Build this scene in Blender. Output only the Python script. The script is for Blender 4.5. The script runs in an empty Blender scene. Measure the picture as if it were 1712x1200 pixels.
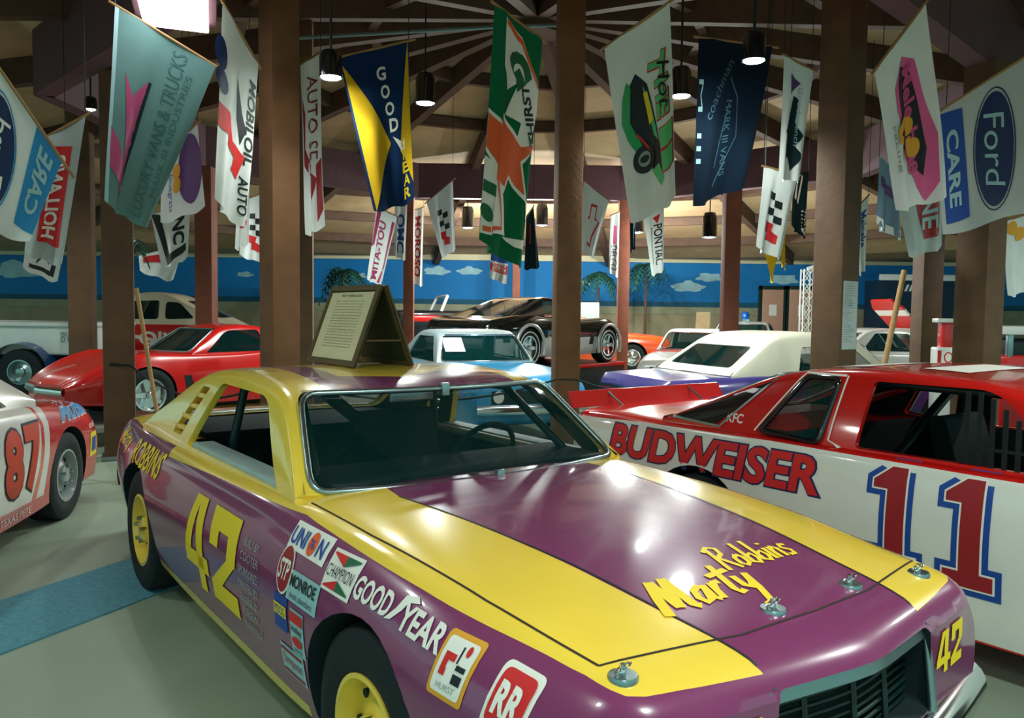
import bpy, bmesh, math, random
from mathutils import Vector, Matrix
from mathutils.bvhtree import BVHTree
random.seed(7)
PI = math.pi
S = bpy.context.scene
COL = S.collection
# ---------------------------------------------------------------- camera, world, exposure
CAM_F, CAM_H, CAM_P, CAM_R = 1366.0, 1.645, 0.0566, 0.0123
cam_data = bpy.data.cameras.new('camera'); cam = bpy.data.objects.new('camera', cam_data); COL.objects.link(cam)
cam_data.sensor_width = 36.0; cam_data.lens = CAM_F / 1712.0 * 36.0
cam_data.clip_start = 0.05; cam_data.clip_end = 200
cam.matrix_world = Matrix.Translation((0, 0, CAM_H)) @ Matrix.Rotation(PI/2 - CAM_P, 4, 'X') @ Matrix.Rotation(CAM_R, 4, 'Z')
S.camera = cam
world = bpy.data.worlds.new('world'); S.world = world; world.use_nodes = True
wbg = world.node_tree.nodes['Background']
wbg.inputs[0].default_value = (0.34, 0.66, 0.62, 1); wbg.inputs[1].default_value = 0.75
S.view_settings.view_transform = 'Standard'; S.view_settings.look = 'None'
S.view_settings.gamma = 1.0; S.view_settings.use_curve_mapping = False
S.view_settings.exposure = 0.62

# ---------------------------------------------------------------- helpers
def at(px, py, Y):
    """world point seen at photo pixel px,py at distance Y in front of the camera"""
    x, y = px - 856.0, py - 600.0
    c, s = math.cos(CAM_R), math.sin(CAM_R)
    x, y = x*c + y*s, -x*s + y*c
    u, v = x/CAM_F, -y/CAM_F
    wy = math.cos(CAM_P) + v*math.sin(CAM_P); wz = -math.sin(CAM_P) + v*math.cos(CAM_P)
    t = Y/wy
    return Vector((u*t, Y, CAM_H + wz*t))
def lin(c):
    c = c/255.0
    return c/12.92 if c <= 0.04045 else ((c+0.055)/1.055)**2.4
def RGB(r, g, b): return (lin(r), lin(g), lin(b), 1.0)
def lerp(a, b, t): return a + (b-a)*t

class X:
    """shader arithmetic: operators make Math nodes"""
    def __init__(s, nt, v): s.nt, s.v = nt, v
    def op(s, o, b=None, c=None):
        n = s.nt.nodes.new('ShaderNodeMath'); n.operation = o
        for i, q in enumerate((s, b, c)):
            if q is None: continue
            q = q.v if isinstance(q, X) else q
            if isinstance(q, (int, float)): n.inputs[i].default_value = q
            else: s.nt.links.new(q, n.inputs[i])
        return X(s.nt, n.outputs[0])
    def __add__(s, b): return s.op('ADD', b)
    def __sub__(s, b): return s.op('SUBTRACT', b)
    def __mul__(s, b): return s.op('MULTIPLY', b)
    def __gt__(s, b): return s.op('GREATER_THAN', b)
    def __lt__(s, b): return s.op('LESS_THAN', b)
    def __and__(s, b): return s.op('MULTIPLY', b)
    def __or__(s, b): return s.op('MAXIMUM', b)
    def abs(s): return s.op('ABSOLUTE')
    def inv(s): return X(s.nt, 1.0).op('SUBTRACT', s) if False else s.op('MULTIPLY_ADD', -1.0, 1.0)
    def curve(s, pts):
        """piecewise-linear function through pts [(x, y), ...]"""
        r = None
        y0 = pts[0][1]; r = None
        for (xa, ya), (xb, yb) in zip(pts, pts[1:]):
            m = s.nt.nodes.new('ShaderNodeMapRange'); m.clamp = True
            s.nt.links.new(s.v, m.inputs[0])
            m.inputs[1].default_value = xa; m.inputs[2].default_value = xb
            m.inputs[3].default_value = 0; m.inputs[4].default_value = yb-ya
            t = X(s.nt, m.outputs[0]); r = t if r is None else r + t
        return r + y0
def convex(a, b, pts):
    """1 inside the convex counter-clockwise polygon pts of the (a, b) plane"""
    r = None
    for (x0, y0), (x1, y1) in zip(pts, pts[1:]+pts[:1]):
        t = (b*(x1-x0) - a*(y1-y0)) > (y0*(x1-x0) - x0*(y1-y0))
        r = t if r is None else r & t
    return r

MATS = {}
def mat(name, col, rough=0.5, metal=0.0, coat=0.0, vary=0.06, scale=6.0, emit=None, estr=0.0, layers=None, trans=0.0, bump=0.0, bscale=60.0, alpha=1.0, ior=1.45, coord='Object', spec=None):
    """procedural Principled material; layers = [(colour, fn(x, y, z) -> mask)] of paint over the base colour"""
    if name in MATS: return MATS[name]
    m = bpy.data.materials.new(name); m.use_nodes = True; MATS[name] = m
    nt = m.node_tree; b = nt.nodes['Principled BSDF']
    b.inputs['Roughness'].default_value = rough; b.inputs['Metallic'].default_value = metal
    b.inputs['Coat Weight'].default_value = coat; b.inputs['Coat Roughness'].default_value = 0.06
    b.inputs['Transmission Weight'].default_value = trans; b.inputs['Alpha'].default_value = alpha
    b.inputs['IOR'].default_value = ior
    if spec is not None: b.inputs['Specular IOR Level'].default_value = spec
    tc = nt.nodes.new('ShaderNodeTexCoord')
    cs = None
    if layers:
        sep = nt.nodes.new('ShaderNodeSeparateXYZ'); nt.links.new(tc.outputs[coord], sep.inputs[0])
        x, y, z = (X(nt, sep.outputs[i]) for i in range(3))
        for c, fn in layers:
            mix = nt.nodes.new('ShaderNodeMix'); mix.data_type = 'RGBA'
            if cs is None: mix.inputs['A'].default_value = col
            else: nt.links.new(cs, mix.inputs['A'])
            mix.inputs['B'].default_value = c
            nt.links.new(fn(x, y, z).v, mix.inputs['Factor']); cs = mix.outputs['Result']
    if vary or bump:
        nz = nt.nodes.new('ShaderNodeTexNoise'); nz.inputs['Scale'].default_value = scale; nz.inputs['Detail'].default_value = 4
        nt.links.new(tc.outputs['Object'], nz.inputs['Vector'])
        hs = nt.nodes.new('ShaderNodeHueSaturation')
        mr = nt.nodes.new('ShaderNodeMapRange'); nt.links.new(nz.outputs['Fac'], mr.inputs[0])
        mr.inputs[1].default_value = 0.3; mr.inputs[2].default_value = 0.7
        mr.inputs[3].default_value = 1-vary; mr.inputs[4].default_value = 1+vary
        nt.links.new(mr.outputs[0], hs.inputs['Value'])
        if cs is None: hs.inputs['Color'].default_value = col
        else: nt.links.new(cs, hs.inputs['Color'])
        cs = hs.outputs[0]
    if bump:
        n2 = nt.nodes.new('ShaderNodeTexNoise'); n2.inputs['Scale'].default_value = bscale; n2.inputs['Detail'].default_value = 3
        nt.links.new(tc.outputs['Object'], n2.inputs['Vector'])
        bp = nt.nodes.new('ShaderNodeBump'); bp.inputs['Strength'].default_value = bump; bp.inputs['Distance'].default_value = 0.01
        nt.links.new(n2.outputs['Fac'], bp.inputs['Height']); nt.links.new(bp.outputs[0], b.inputs['Normal'])
    if cs is None: b.inputs['Base Color'].default_value = col
    else: nt.links.new(cs, b.inputs['Base Color'])
    if emit:
        b.inputs['Emission Color'].default_value = emit; b.inputs['Emission Strength'].default_value = estr
    return m

def tag(o, label=None, cat=None, group=None, kind=None):
    if label: o['label'] = label
    if cat: o['category'] = cat
    if group: o['group'] = group
    if kind: o['kind'] = kind
    return o
def empty(name, loc=(0, 0, 0), rz=0.0, **k):
    o = bpy.data.objects.new(name, None); COL.objects.link(o)
    o.location = loc; o.rotation_euler = (0, 0, rz); o.empty_display_size = 0.2
    return tag(o, **k)
def link(name, me, m=None, parent=None, smooth=False):
    o = bpy.data.objects.new(name, me); COL.objects.link(o)
    if m is not None:
        if not me.materials: me.materials.append(m)
    if parent: o.parent = parent
    if smooth:
        me.polygons.foreach_set('use_smooth', [True]*len(me.polygons))
        try: me.set_sharp_from_angle(angle=math.radians(smooth if smooth is not True else 40))
        except Exception: pass
    me.update()
    return o
class MB:
    """collects shapes, builds ONE mesh object"""
    def __init__(s): s.v, s.f = [], []
    def add(s, vs, fs):
        n = len(s.v); s.v += [tuple(q) for q in vs]; s.f += [tuple(n+i for i in f) for f in fs]; return s
    def box(s, lo, hi, M=None):
        vs = [Vector((x, y, z)) for z in (lo[2], hi[2]) for y in (lo[1], hi[1]) for x in (lo[0], hi[0])]
        if M: vs = [M @ q for q in vs]
        return s.add(vs, [(0, 2, 3, 1), (4, 5, 7, 6), (0, 1, 5, 4), (2, 6, 7, 3), (0, 4, 6, 2), (1, 3, 7, 5)])
    def tube(s, pts, r, n=8, closed=False, cap=True):
        pts = [Vector(p) for p in pts]; N = len(pts); rings = []
        rr = r if isinstance(r, (list, tuple)) else [r]*N
        up = None
        for i, p in enumerate(pts):
            a = pts[i-1] if (i or closed) else p; b = pts[(i+1) % N] if (i < N-1 or closed) else p
            t = (b-a).normalized() if (b-a).length > 1e-9 else Vector((0, 0, 1))
            if up is None: up = t.orthogonal().normalized()
            up = (up - t*up.dot(t)); up = up.normalized() if up.length > 1e-6 else t.orthogonal().normalized()
            w = t.cross(up)
            rings.append([p + up*rr[i]*math.cos(2*PI*k/n) + w*rr[i]*math.sin(2*PI*k/n) for k in range(n)])
        vs = [q for R in rings for q in R]; fs = []
        for i in range(N if closed else N-1):
            j = (i+1) % N
            for k in range(n): fs.append((i*n+k, i*n+(k+1) % n, j*n+(k+1) % n, j*n+k))
        if not closed and cap: fs += [tuple(range(n))[::-1], tuple((N-1)*n+k for k in range(n))]
        return s.add(vs, fs)
    def lathe(s, prof, n=32, M=None, a0=0, a1=2*PI):
        """prof [(r, h)] spun about local Z"""
        full = abs(a1-a0-2*PI) < 1e-6; m = n if full else n+1
        vs = [Vector((r*math.cos(a0+(a1-a0)*k/n), r*math.sin(a0+(a1-a0)*k/n), h)) for r, h in prof for k in range(m)]
        if M: vs = [M @ q for q in vs]
        fs = [(i*m+k, i*m+(k+1) % m, (i+1)*m+(k+1) % m, (i+1)*m+k) for i in range(len(prof)-1) for k in range(n)]
        return s.add(vs, fs)
    def prism(s, poly, h0, h1, fn):
        """poly in 2D extruded from h0 to h1, fn(a, b, h) -> 3D"""
        n = len(poly)
        vs = [fn(a, b, h0) for a, b in poly] + [fn(a, b, h1) for a, b in poly]
        fs = [tuple(range(n))[::-1], tuple(range(n, 2*n))] + [(i, (i+1) % n, n+(i+1) % n, n+i) for i in range(n)]
        return s.add(vs, fs)
    def grid(s, nu, nv, fn):
        vs = [fn(i/nu, j/nv) for i in range(nu+1) for j in range(nv+1)]
        m = nv+1
        return s.add(vs, [(i*m+j, (i+1)*m+j, (i+1)*m+j+1, i*m+j+1) for i in range(nu) for j in range(nv)])
    def mesh(s, name='mesh', merge=0.0, fix=False):
        me = bpy.data.meshes.new(name); me.from_pydata(s.v, [], s.f); me.update()
        if merge or fix:
            b = bmesh.new(); b.from_mesh(me)
            if merge: bmesh.ops.remove_doubles(b, verts=b.verts, dist=merge)
            bmesh.ops.recalc_face_normals(b, faces=b.faces)
            b.to_mesh(me); b.free()
        return me
    def build(s, name, m, parent=None, smooth=False, merge=0.0, fix=True):
        return link(name, s.mesh(name, merge, fix), m, parent, smooth)

def bevelbox(name, lo, hi, m, parent, r=0.01, seg=2, M=None):
    me = MB().box(lo, hi, M).mesh(name, fix=True)
    b = bmesh.new(); b.from_mesh(me)
    bmesh.ops.bevel(b, geom=b.edges[:], offset=r, segments=seg, affect='EDGES', profile=0.6)
    b.to_mesh(me); b.free()
    return link(name, me, m, parent, 40)
def rounded(pts, r, n=4):
    """2D polygon with rounded corners"""
    out = []; N = len(pts)
    for i in range(N):
        p0, p1, p2 = Vector(pts[i-1]), Vector(pts[i]), Vector(pts[(i+1) % N])
        a, b = p0-p1, p2-p1
        rr = min(r if not isinstance(r, (list, tuple)) else r[i], a.length*0.45, b.length*0.45)
        s, e = p1 + a.normalized()*rr, p1 + b.normalized()*rr
        for k in range(n+1):
            t = k/n; q = s*(1-t)**2 + p1*2*t*(1-t) + e*t*t; out.append((q.x, q.y))
    return out
def _vol(me):
    b = bmesh.new(); b.from_mesh(me); r = (b.calc_volume(), sum(not e.is_manifold for e in b.edges)); b.free(); return r
def boolean(o, cut):
    """o minus cut; done at the origin, retried a hair's breadth away when the result is not clean"""
    par = o.parent; o.parent = None
    v0, n0_ = _vol(o.data); best = None
    for k in range(6):
        cut.location = (.0007*k, .0003*k, .0005*k)
        md = o.modifiers.new('b', 'BOOLEAN'); md.operation = 'DIFFERENCE'; md.object = cut; md.solver = 'EXACT'
        try: md.material_mode = 'TRANSFER'
        except Exception: pass
        bpy.context.view_layer.update()
        me = bpy.data.meshes.new_from_object(o.evaluated_get(bpy.context.evaluated_depsgraph_get()))
        o.modifiers.clear()
        v1, n1 = _vol(me)
        sc = n1 + (0 if 0 < v1 < v0 - 1e-4 else 1000)
        if best is None or sc < best[0]: best = (sc, me)
        if sc <= n0_: break
    o.data = best[1]; o.parent = par
    bpy.data.objects.remove(cut)
    return o
def apply_mods(o):
    bpy.context.view_layer.update()
    dg = bpy.context.evaluated_depsgraph_get()
    me = bpy.data.meshes.new_from_object(o.evaluated_get(dg))
    o.modifiers.clear(); o.data = me
def smooth_by(o, ang=35):
    me = o.data
    me.polygons.foreach_set('use_smooth', [True]*len(me.polygons))
    me.set_sharp_from_angle(angle=math.radians(ang)); me.update()

# ---- flat graphics (lettering, emblems) laid on real surfaces
_TXT = {}
def text2d(s, bold=0.0, shear=0.0, space=1.0):
    k = (s, bold, shear, space)
    if k in _TXT: return _TXT[k]
    cu = bpy.data.curves.new('t', 'FONT'); cu.body = s; cu.size = 1.0; cu.offset = bold; cu.shear = shear
    cu.space_character = space; cu.resolution_u = 3; cu.align_x = 'LEFT'
    o = bpy.data.objects.new('t', cu); COL.objects.link(o); bpy.context.view_layer.update()
    me = bpy.data.meshes.new_from_object(o.evaluated_get(bpy.context.evaluated_depsgraph_get()))
    bpy.data.objects.remove(o)
    vs = [(q.co.x, q.co.y) for q in me.vertices]; fs = [tuple(p.vertices) for p in me.polygons]
    x0, x1 = min(q[0] for q in vs), max(q[0] for q in vs); y0, y1 = min(q[1] for q in vs), max(q[1] for q in vs)
    vs = [((a-x0)/(x1-x0)-0.5, (b-y0)/(y1-y0)-0.5) for a, b in vs]
    _TXT[k] = (vs, fs); bpy.data.meshes.remove(me)
    return _TXT[k]
def T(s, cx, cy, w, h, rot=0.0, bold=0.0, shear=0.0, flip=False, space=1.0, arc=0.0):
    vs, fs = text2d(s, bold, shear, space)
    c, n = math.cos(rot), math.sin(rot); out = []
    for a, b in vs:
        a, b = a*w*(-1 if flip else 1), b*h
        if arc: b += arc*(1-(2*a/w)**2)
        out.append((cx+a*c-b*n, cy+a*n+b*c))
    return out, fs
def Pg(pts): return list(pts), [tuple(range(len(pts)))]
def Rc(x0, y0, x1, y1, r=0.0):
    p = [(x0, y0), (x1, y0), (x1, y1), (x0, y1)]
    return Pg(rounded(p, r) if r else p)
def El(cx, cy, rx, ry, n=28, rot=0.0):
    c, s = math.cos(rot), math.sin(rot)
    return Pg([(cx+rx*math.cos(2*PI*k/n)*c-ry*math.sin(2*PI*k/n)*s, cy+rx*math.cos(2*PI*k/n)*s+ry*math.sin(2*PI*k/n)*c) for k in range(n)])
def Ring(cx, cy, rx, ry, t, n=32, rot=0.0):
    c, s = math.cos(rot), math.sin(rot); v = []
    for q in (1, 0):
        for k in range(n):
            a, b = (rx-t*(1-q))*math.cos(2*PI*k/n), (ry-t*(1-q))*math.sin(2*PI*k/n); v.append((cx+a*c-b*s, cy+a*s+b*c))
    return v, [(k, (k+1) % n, n+(k+1) % n, n+k) for k in range(n)]
def Ln(pts, w):
    """polyline stroke of width w"""
    v, f = [], []
    for i, p in enumerate(pts):
        a = Vector(pts[max(i-1, 0)]); b = Vector(pts[min(i+1, len(pts)-1)]); d = (b-a).normalized(); n = Vector((-d.y, d.x))*w/2
        v += [(p[0]+n.x, p[1]+n.y), (p[0]-n.x, p[1]-n.y)]
    f = [(2*i, 2*i+1, 2*i+3, 2*i+2) for i in range(len(pts)-1)]
    return v, f
def outline(shape, d):
    """polygon grown outward by d (for borders around block figures)"""
    pts = shape[0]; N = len(pts); out = []
    ar = sum(pts[i-1][0]*pts[i][1]-pts[i][0]*pts[i-1][1] for i in range(N)); sg = 1 if ar > 0 else -1
    for i in range(N):
        a, b, c = Vector(pts[i-1]), Vector(pts[i]), Vector(pts[(i+1) % N])
        n1 = Vector(((b-a).y, -(b-a).x)).normalized()*sg; n2 = Vector(((c-b).y, -(c-b).x)).normalized()*sg
        m = n1+n2; m = m/max(0.4, m.dot(m)/2) if m.length > 1e-6 else n1
        out.append((b.x+m.x*d, b.y+m.y*d))
    return Pg(out)
def lay(name, shapes, m, parent, fn, off, step=0.06):
    """one flat mark: 2D shapes cut into a grid and laid on a surface through fn(u, v, offset)"""
    bm = bmesh.new()
    for vs, fs in shapes:
        bv = [bm.verts.new((a, b, 0)) for a, b in vs]
        for f in fs:
            try: bm.faces.new([bv[i] for i in f])
            except ValueError: pass
    if not bm.verts: bm.free(); return None
    big = [f for f in bm.faces if len(f.verts) > 4]
    if big: bmesh.ops.triangulate(bm, faces=big)
    for ax in (0, 1):
        lo = min(q.co[ax] for q in bm.verts); hi = max(q.co[ax] for q in bm.verts)
        n = int((hi-lo)/step)
        for k in range(1, n+1):
            co = [0, 0, 0]; co[ax] = lo + k*(hi-lo)/(n+1); no = [0, 0, 0]; no[ax] = 1
            bmesh.ops.bisect_plane(bm, geom=bm.verts[:]+bm.edges[:]+bm.faces[:], plane_co=co, plane_no=no)
    for q in bm.verts: q.co = fn(q.co.x, q.co.y, off)
    me = bpy.data.meshes.new(name); bm.to_mesh(me); bm.free()
    return link(name, me, m, parent, smooth=60)
def surf_map(bvh, origin, du, dv, d, flat=None):
    """(u, v) -> origin + du*u + dv*v, shot along d onto a surface"""
    origin, du, dv, d = Vector(origin), Vector(du), Vector(dv), Vector(d).normalized()
    last = [None]
    def fn(u, v, off):
        p = origin + du*u + dv*v
        h, n, i, t = bvh.ray_cast(p, d)
        if h is None or (last[0] is not None and abs(t-last[0]) > 0.35):
            t = last[0] if last[0] is not None else 1.0
            return p + d*(t-off)
        last[0] = t
        if n.dot(d) > 0: n = -n
        return h + n*off
    return fn
# ---------------------------------------------------------------- shared materials
def P(name, c, rough=0.28, coat=0.6, vary=0.03, **k): return mat(name, RGB(*c), rough, coat=coat, vary=vary, scale=3.0, **k)
YEL = RGB(240, 206, 74); PUR = RGB(124, 54, 98)
M_YEL = P('racing_yellow_paint', (240, 206, 74)); M_RED = P('bright_red_paint', (205, 24, 22)); M_WHITE = P('white_paint', (226, 228, 224))
M_BLACK = mat('black_rubber', RGB(10, 26, 28), 0.75, vary=0.1, bump=0.15, bscale=90)
M_DARK = mat('dark_interior', RGB(8, 34, 34), 0.8, vary=0.15)
M_BLKP = mat('black_paint', RGB(12, 20, 24), 0.12, coat=0.8, vary=0.02)
M_CHROME = mat('chrome', RGB(215, 222, 224), 0.14, metal=1.0, vary=0.02)
M_STEEL = mat('brushed_steel', RGB(150, 170, 172), 0.32, metal=1.0, vary=0.06)
M_GLASS = mat('tinted_glass', RGB(20, 78, 76), 0.03, vary=0.0, alpha=0.30, spec=0.6)
M_GLASSD = mat('dark_tinted_glass', RGB(8, 40, 40), 0.04, vary=0.0, alpha=0.82, spec=0.6)
M_GRILL = mat('dark_grille', RGB(10, 38, 36), 0.45, vary=0.1)
M_CREAM = mat('cream_tube_paint', RGB(214, 196, 168), 0.4, vary=0.03)
M_GREY = mat('grey_paint', RGB(150, 160, 158), 0.35, coat=0.3, vary=0.04)
def ink(name, c, rough=0.5): return mat(name, RGB(*c), rough, vary=0.0)
I_WHITE = ink('white_print', (236, 234, 226)); I_BLACK = ink('black_print', (20, 28, 32)); I_RED = ink('red_print', (206, 34, 34)); I_BLUE = ink('blue_print', (20, 70, 150))
I_NAVY = ink('navy_print', (16, 38, 84)); I_YEL = ink('yellow_print', (238, 206, 30)); I_GREEN = ink('green_print', (20, 96, 60)); I_ORANGE = ink('orange_print', (232, 92, 36))
I_MAROON = ink('maroon_print', (122, 24, 40)); I_PINK = ink('pink_print', (222, 92, 150)); I_CYAN = ink('cyan_print', (30, 130, 190)); I_GREY = ink('grey_print', (150, 160, 158)); I_GOLD = ink('gold_print', (226, 160, 40))
I_DRED = ink('dark_red_print', (150, 30, 36)); I_LGREEN = ink('light_green_print', (90, 190, 120)); I_PURPLE = ink('purple_print', (90, 50, 110)); I_PALEB = ink('pale_blue_print', (150, 190, 196))

# ---------------------------------------------------------------- car builder
def pchip(pts, x):
    if x <= pts[0][0]: return pts[0][1]
    if x >= pts[-1][0]: return pts[-1][1]
    n = len(pts); d = [(pts[i+1][1]-pts[i][1])/(pts[i+1][0]-pts[i][0]) for i in range(n-1)]
    def m(i):
        if i == 0: return d[0]
        if i == n-1: return d[-1]
        return 0.0 if d[i-1]*d[i] <= 0 else 2*d[i-1]*d[i]/(d[i-1]+d[i])
    for i in range(n-1):
        if x <= pts[i+1][0]:
            h = pts[i+1][0]-pts[i][0]; t = (x-pts[i][0])/h
            return (pts[i][1]*(1+2*t)*(1-t)**2 + h*m(i)*t*(1-t)**2 + pts[i+1][1]*t*t*(3-2*t) + h*m(i+1)*t*t*(t-1))
def crom(P_, k=4):
    """Catmull-Rom samples through 2D points"""
    out = []
    for i in range(len(P_)-1):
        p0 = Vector(P_[max(i-1, 0)]); p1 = Vector(P_[i]); p2 = Vector(P_[i+1]); p3 = Vector(P_[min(i+2, len(P_)-1)])
        for j in range(k):
            t = j/k
            out.append(0.5*((2*p1)+(p2-p0)*t+(2*p0-5*p1+4*p2-p3)*t*t+(3*p1-p0-3*p2+p3)*t**3))
    out.append(Vector(P_[-1])); return out
def sstep(a, b, x):
    t = min(1, max(0, (x-a)/(b-a))); return t*t*(3-2*t)
def car_body(rows, bow_f=0.0, bow_r=0.0, nx=60, cols=10):
    """closed body skin lofted from rows (x, z_top, z_shoulder, w_shoulder, w_max, z_max, w_bottom, z_bottom)"""
    rows = sorted(rows); K = [[(r[0], r[i]) for r in rows] for i in range(1, 8)]
    x0, x1 = rows[0][0], rows[-1][0]
    xs = sorted(set([round(lerp(x0, x1, 0.5-0.5*math.cos(PI*(0.08+0.84*i/nx))/math.cos(PI*0.08)), 4) for i in range(nx+1)] + [x0, x1]))
    xs = [x for i, x in enumerate(xs) if i == 0 or x-xs[i-1] > 0.004]
    def bow(x, y):
        return x - bow_f*(math.sqrt(y*y+.003)-.055)*sstep(x1-1.1, x1, x) + bow_r*y*y*sstep(x0+0.9, x0, x)
    mb = MB(); rings = []
    for x in xs:
        zt, zs, ws, wm, zm, wb, zb = [pchip(k, x) for k in K]
        h = crom([(0, zt), (ws*0.45, lerp(zs, zt, 0.96)), (ws*0.80, lerp(zs, zt, 0.62)), (ws*0.97, lerp(zs, zt, 0.12)), (lerp(ws, wm, 0.32), zs-0.035), (lerp(ws, wm, 0.8), lerp(zs, zm, 0.5)), (wm, zm), (lerp(wm, wb, 0.45), lerp(zm, zb, 0.62)), (wb, zb)], 3)
        rings.append([(x, max(0, q.x), q.y) for q in h])
    n = len(rings[0])
    for i in range(len(xs)):
        R = rings[i]
        ring = [(x, y, z) for x, y, z in R] + [(R[-1][0], 0, R[-1][2])] + [(x, -y, z) for x, y, z in R[::-1]]
        mb.v += [(bow(x, y), y, z) for x, y, z in ring]
    m = 2*n+1
    for i in range(len(xs)-1):
        for k in range(m): mb.f.append((i*m+k, i*m+(k+1) % m, (i+1)*m+(k+1) % m, (i+1)*m+k))
    for R in (rings[0], rings[-1]):
        b = len(mb.v)
        for x, y, z in R:
            for c in range(cols+1):
                yy = lerp(-y, y, c/cols); mb.v.append((bow(x, yy), yy, z))
        for k in range(n-1):
            for c in range(cols): mb.f.append((b+k*(cols+1)+c, b+k*(cols+1)+c+1, b+(k+1)*(cols+1)+c+1, b+(k+1)*(cols+1)+c))
    me = mb.mesh('body', merge=0.0012, fix=False)
    b = bmesh.new(); b.from_mesh(me)
    bmesh.ops.dissolve_degenerate(b, edges=b.edges[:], dist=0.0008)
    be = [e for e in b.edges if e.is_boundary]
    if be: bmesh.ops.holes_fill(b, edges=be, sides=0)
    bmesh.ops.recalc_face_normals(b, faces=b.faces); b.to_mesh(me); b.free()
    return me
class Cabin:
    """greenhouse shell: windscreen line, roof, rear window line, leaning sides"""
    def __init__(s, xfb, xft, xrt, xrb, zb, zr, wb, wr, bowf=0.10, bowr=0.08, zrf=None, zrr=None, zbr=None, rnd=0.22, roundness=0.965):
        s.__dict__.update(locals()); s.zrf = zrf or zr-0.03; s.zrr = zrr or zr-0.03; s.zbr = zbr or zb
        s.xm = (xft+xrt)/2
    def w(s, z): return lerp(s.wb, s.wr, min(1.05, max(-0.1, (z-s.zb)/(s.zr-s.zb))))
    def bow(s, x, y):
        k = max(0, 1-(y/s.wb)**2)
        if x > s.xm: return x + s.bowf*k*min(1, (x-s.xm)/max(1e-3, s.xft-s.xm))
        return x - s.bowr*k*min(1, (s.xm-x)/max(1e-3, s.xm-s.xrt))
    def screen(s, y, z, inset=0.0):
        return Vector((s.xfb+(z-s.zb)/(s.zrf-s.zb)*(s.xft-s.xfb)+s.bowf*max(0, 1-(y/s.wb)**2)-inset, y, z))
    def rear(s, y, z, inset=0.0):
        return Vector((s.xrb+(z-s.zbr)/(s.zrr-s.zbr)*(s.xrt-s.xrb)-s.bowr*max(0, 1-(y/s.wb)**2)+inset, y, z))
    def shell(s, name, m, parent, thick=0.03):
        base = [(s.xfb-.02*(s.xfb-s.xft)/(s.zrf-s.zb), s.zb+.02), (s.xft, s.zrf), (s.xm, s.zr), (s.xrt, s.zrr), (s.xrb+.02*(s.xrt-s.xrb)/(s.zrr-s.zbr), s.zbr+.02)]
        prof = []
        for i, p in enumerate(base):
            if i in (0, 4): prof.append(Vector(p)); continue
            p0, p1, p2 = Vector(base[i-1]), Vector(p), Vector(base[i+1]); a, b = p0-p1, p2-p1
            r = min(s.rnd, a.length*0.42, b.length*0.42); q0, q2 = p1+a.normalized()*r, p1+b.normalized()*r
            for k in range(9): t = k/8; prof.append(q0*(1-t)**2+p1*2*t*(1-t)+q2*t*t)
        dense = []
        for a, b in zip(prof, prof[1:]):
            n = max(1, int((b-a).length/0.07))
            for k in range(n): dense.append(a.lerp(b, k/n))
        dense.append(prof[-1])
        mb = MB(); secs = []
        for p in dense:
            x, zc = p; zb = s.zb if x > s.xm else s.zbr; h = zc-zb
            Z = lambda t: zb+h*t
            half = crom([(s.w(zb), zb-0.05), (s.w(Z(.35)), Z(.35)), (s.w(Z(.8)), Z(.8)), (s.w(Z(.93))-0.015*min(1, h*5), Z(.93)), (s.w(Z(1))*0.9, Z(s.roundness+0.015)), (s.w(Z(1))*0.6, Z(0.994)), (0, zc)], 4)
            half = [(q.x, q.y) for q in half]
            secs.append([(s.bow(x, y), y, z) for y, z in half] + [(s.bow(x, y), -y, z) for y, z in half[::-1][1:]])
        m_ = len(secs[0])
        for r in secs: mb.v += r
        for i in range(len(secs)-1):
            for k in range(m_-1): mb.f.append((i*m_+k, i*m_+k+1, (i+1)*m_+k+1, (i+1)*m_+k))
        me = mb.mesh(name, merge=0.0005, fix=True)
        # make normals point outward
        c = sum((p.normal.z for p in me.polygons))
        if c < 0: me.flip_normals()
        o = link(name, me, m, parent)
        me.materials.append(M_DARK)
        sd = o.modifiers.new('s', 'SOLIDIFY'); sd.thickness = thick; sd.offset = -1; sd.material_offset = 1; sd.material_offset_rim = 0
        apply_mods(o)
        return o
    def cut(s, o, side=None, front=None, rear=None, mat_=None):
        """side: polygons in (x, z); front/rear: (z0, z1, inset)"""
        for poly in (side or []):
            mb = MB().prism(poly, -1.4, 1.4, lambda a, b, h: (a, h, b))
            boolean(o, mb.build('cut', mat_ or o.data.materials[0]))
        if front:
            z0, z1, ins, rr = front
            poly = rounded([(-(s.w(z0)-ins), z0), (s.w(z0)-ins, z0), (s.w(z1)-ins, z1), (-(s.w(z1)-ins), z1)], rr, 5)
            boolean(o, MB().prism(poly, s.xft-0.12, s.xfb+0.8, lambda a, b, h: (h, a, b)).build('cut', mat_ or o.data.materials[0]))
            s.fpoly = poly
        if rear:
            z0, z1, ins, rr = rear
            poly = rounded([(-(s.w(z0)-ins), z0), (s.w(z0)-ins, z0), (s.w(z1)-ins, z1), (-(s.w(z1)-ins), z1)], rr, 5)
            boolean(o, MB().prism(poly, s.xrt+0.12, s.xrb-0.8, lambda a, b, h: (h, a, b)).build('cut', mat_ or o.data.materials[0]))
            s.rpoly = poly
    def pane(s, name, which, m, parent, grow=0.012, inset=0.012):
        fn = s.screen if which == 'f' else s.rear; poly = s.fpoly if which == 'f' else s.rpoly
        z0 = min(q[1] for q in poly)-grow; z1 = max(q[1] for q in poly)+grow; ins = s.w(z0)-max(q[0] for q in poly)-grow
        return MB().grid(16, 6, lambda u, v: fn(lerp(-1, 1, u)*(s.w(lerp(z0, z1, v))-ins), lerp(z0, z1, v), inset)).build(name, m, parent, 60)
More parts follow.
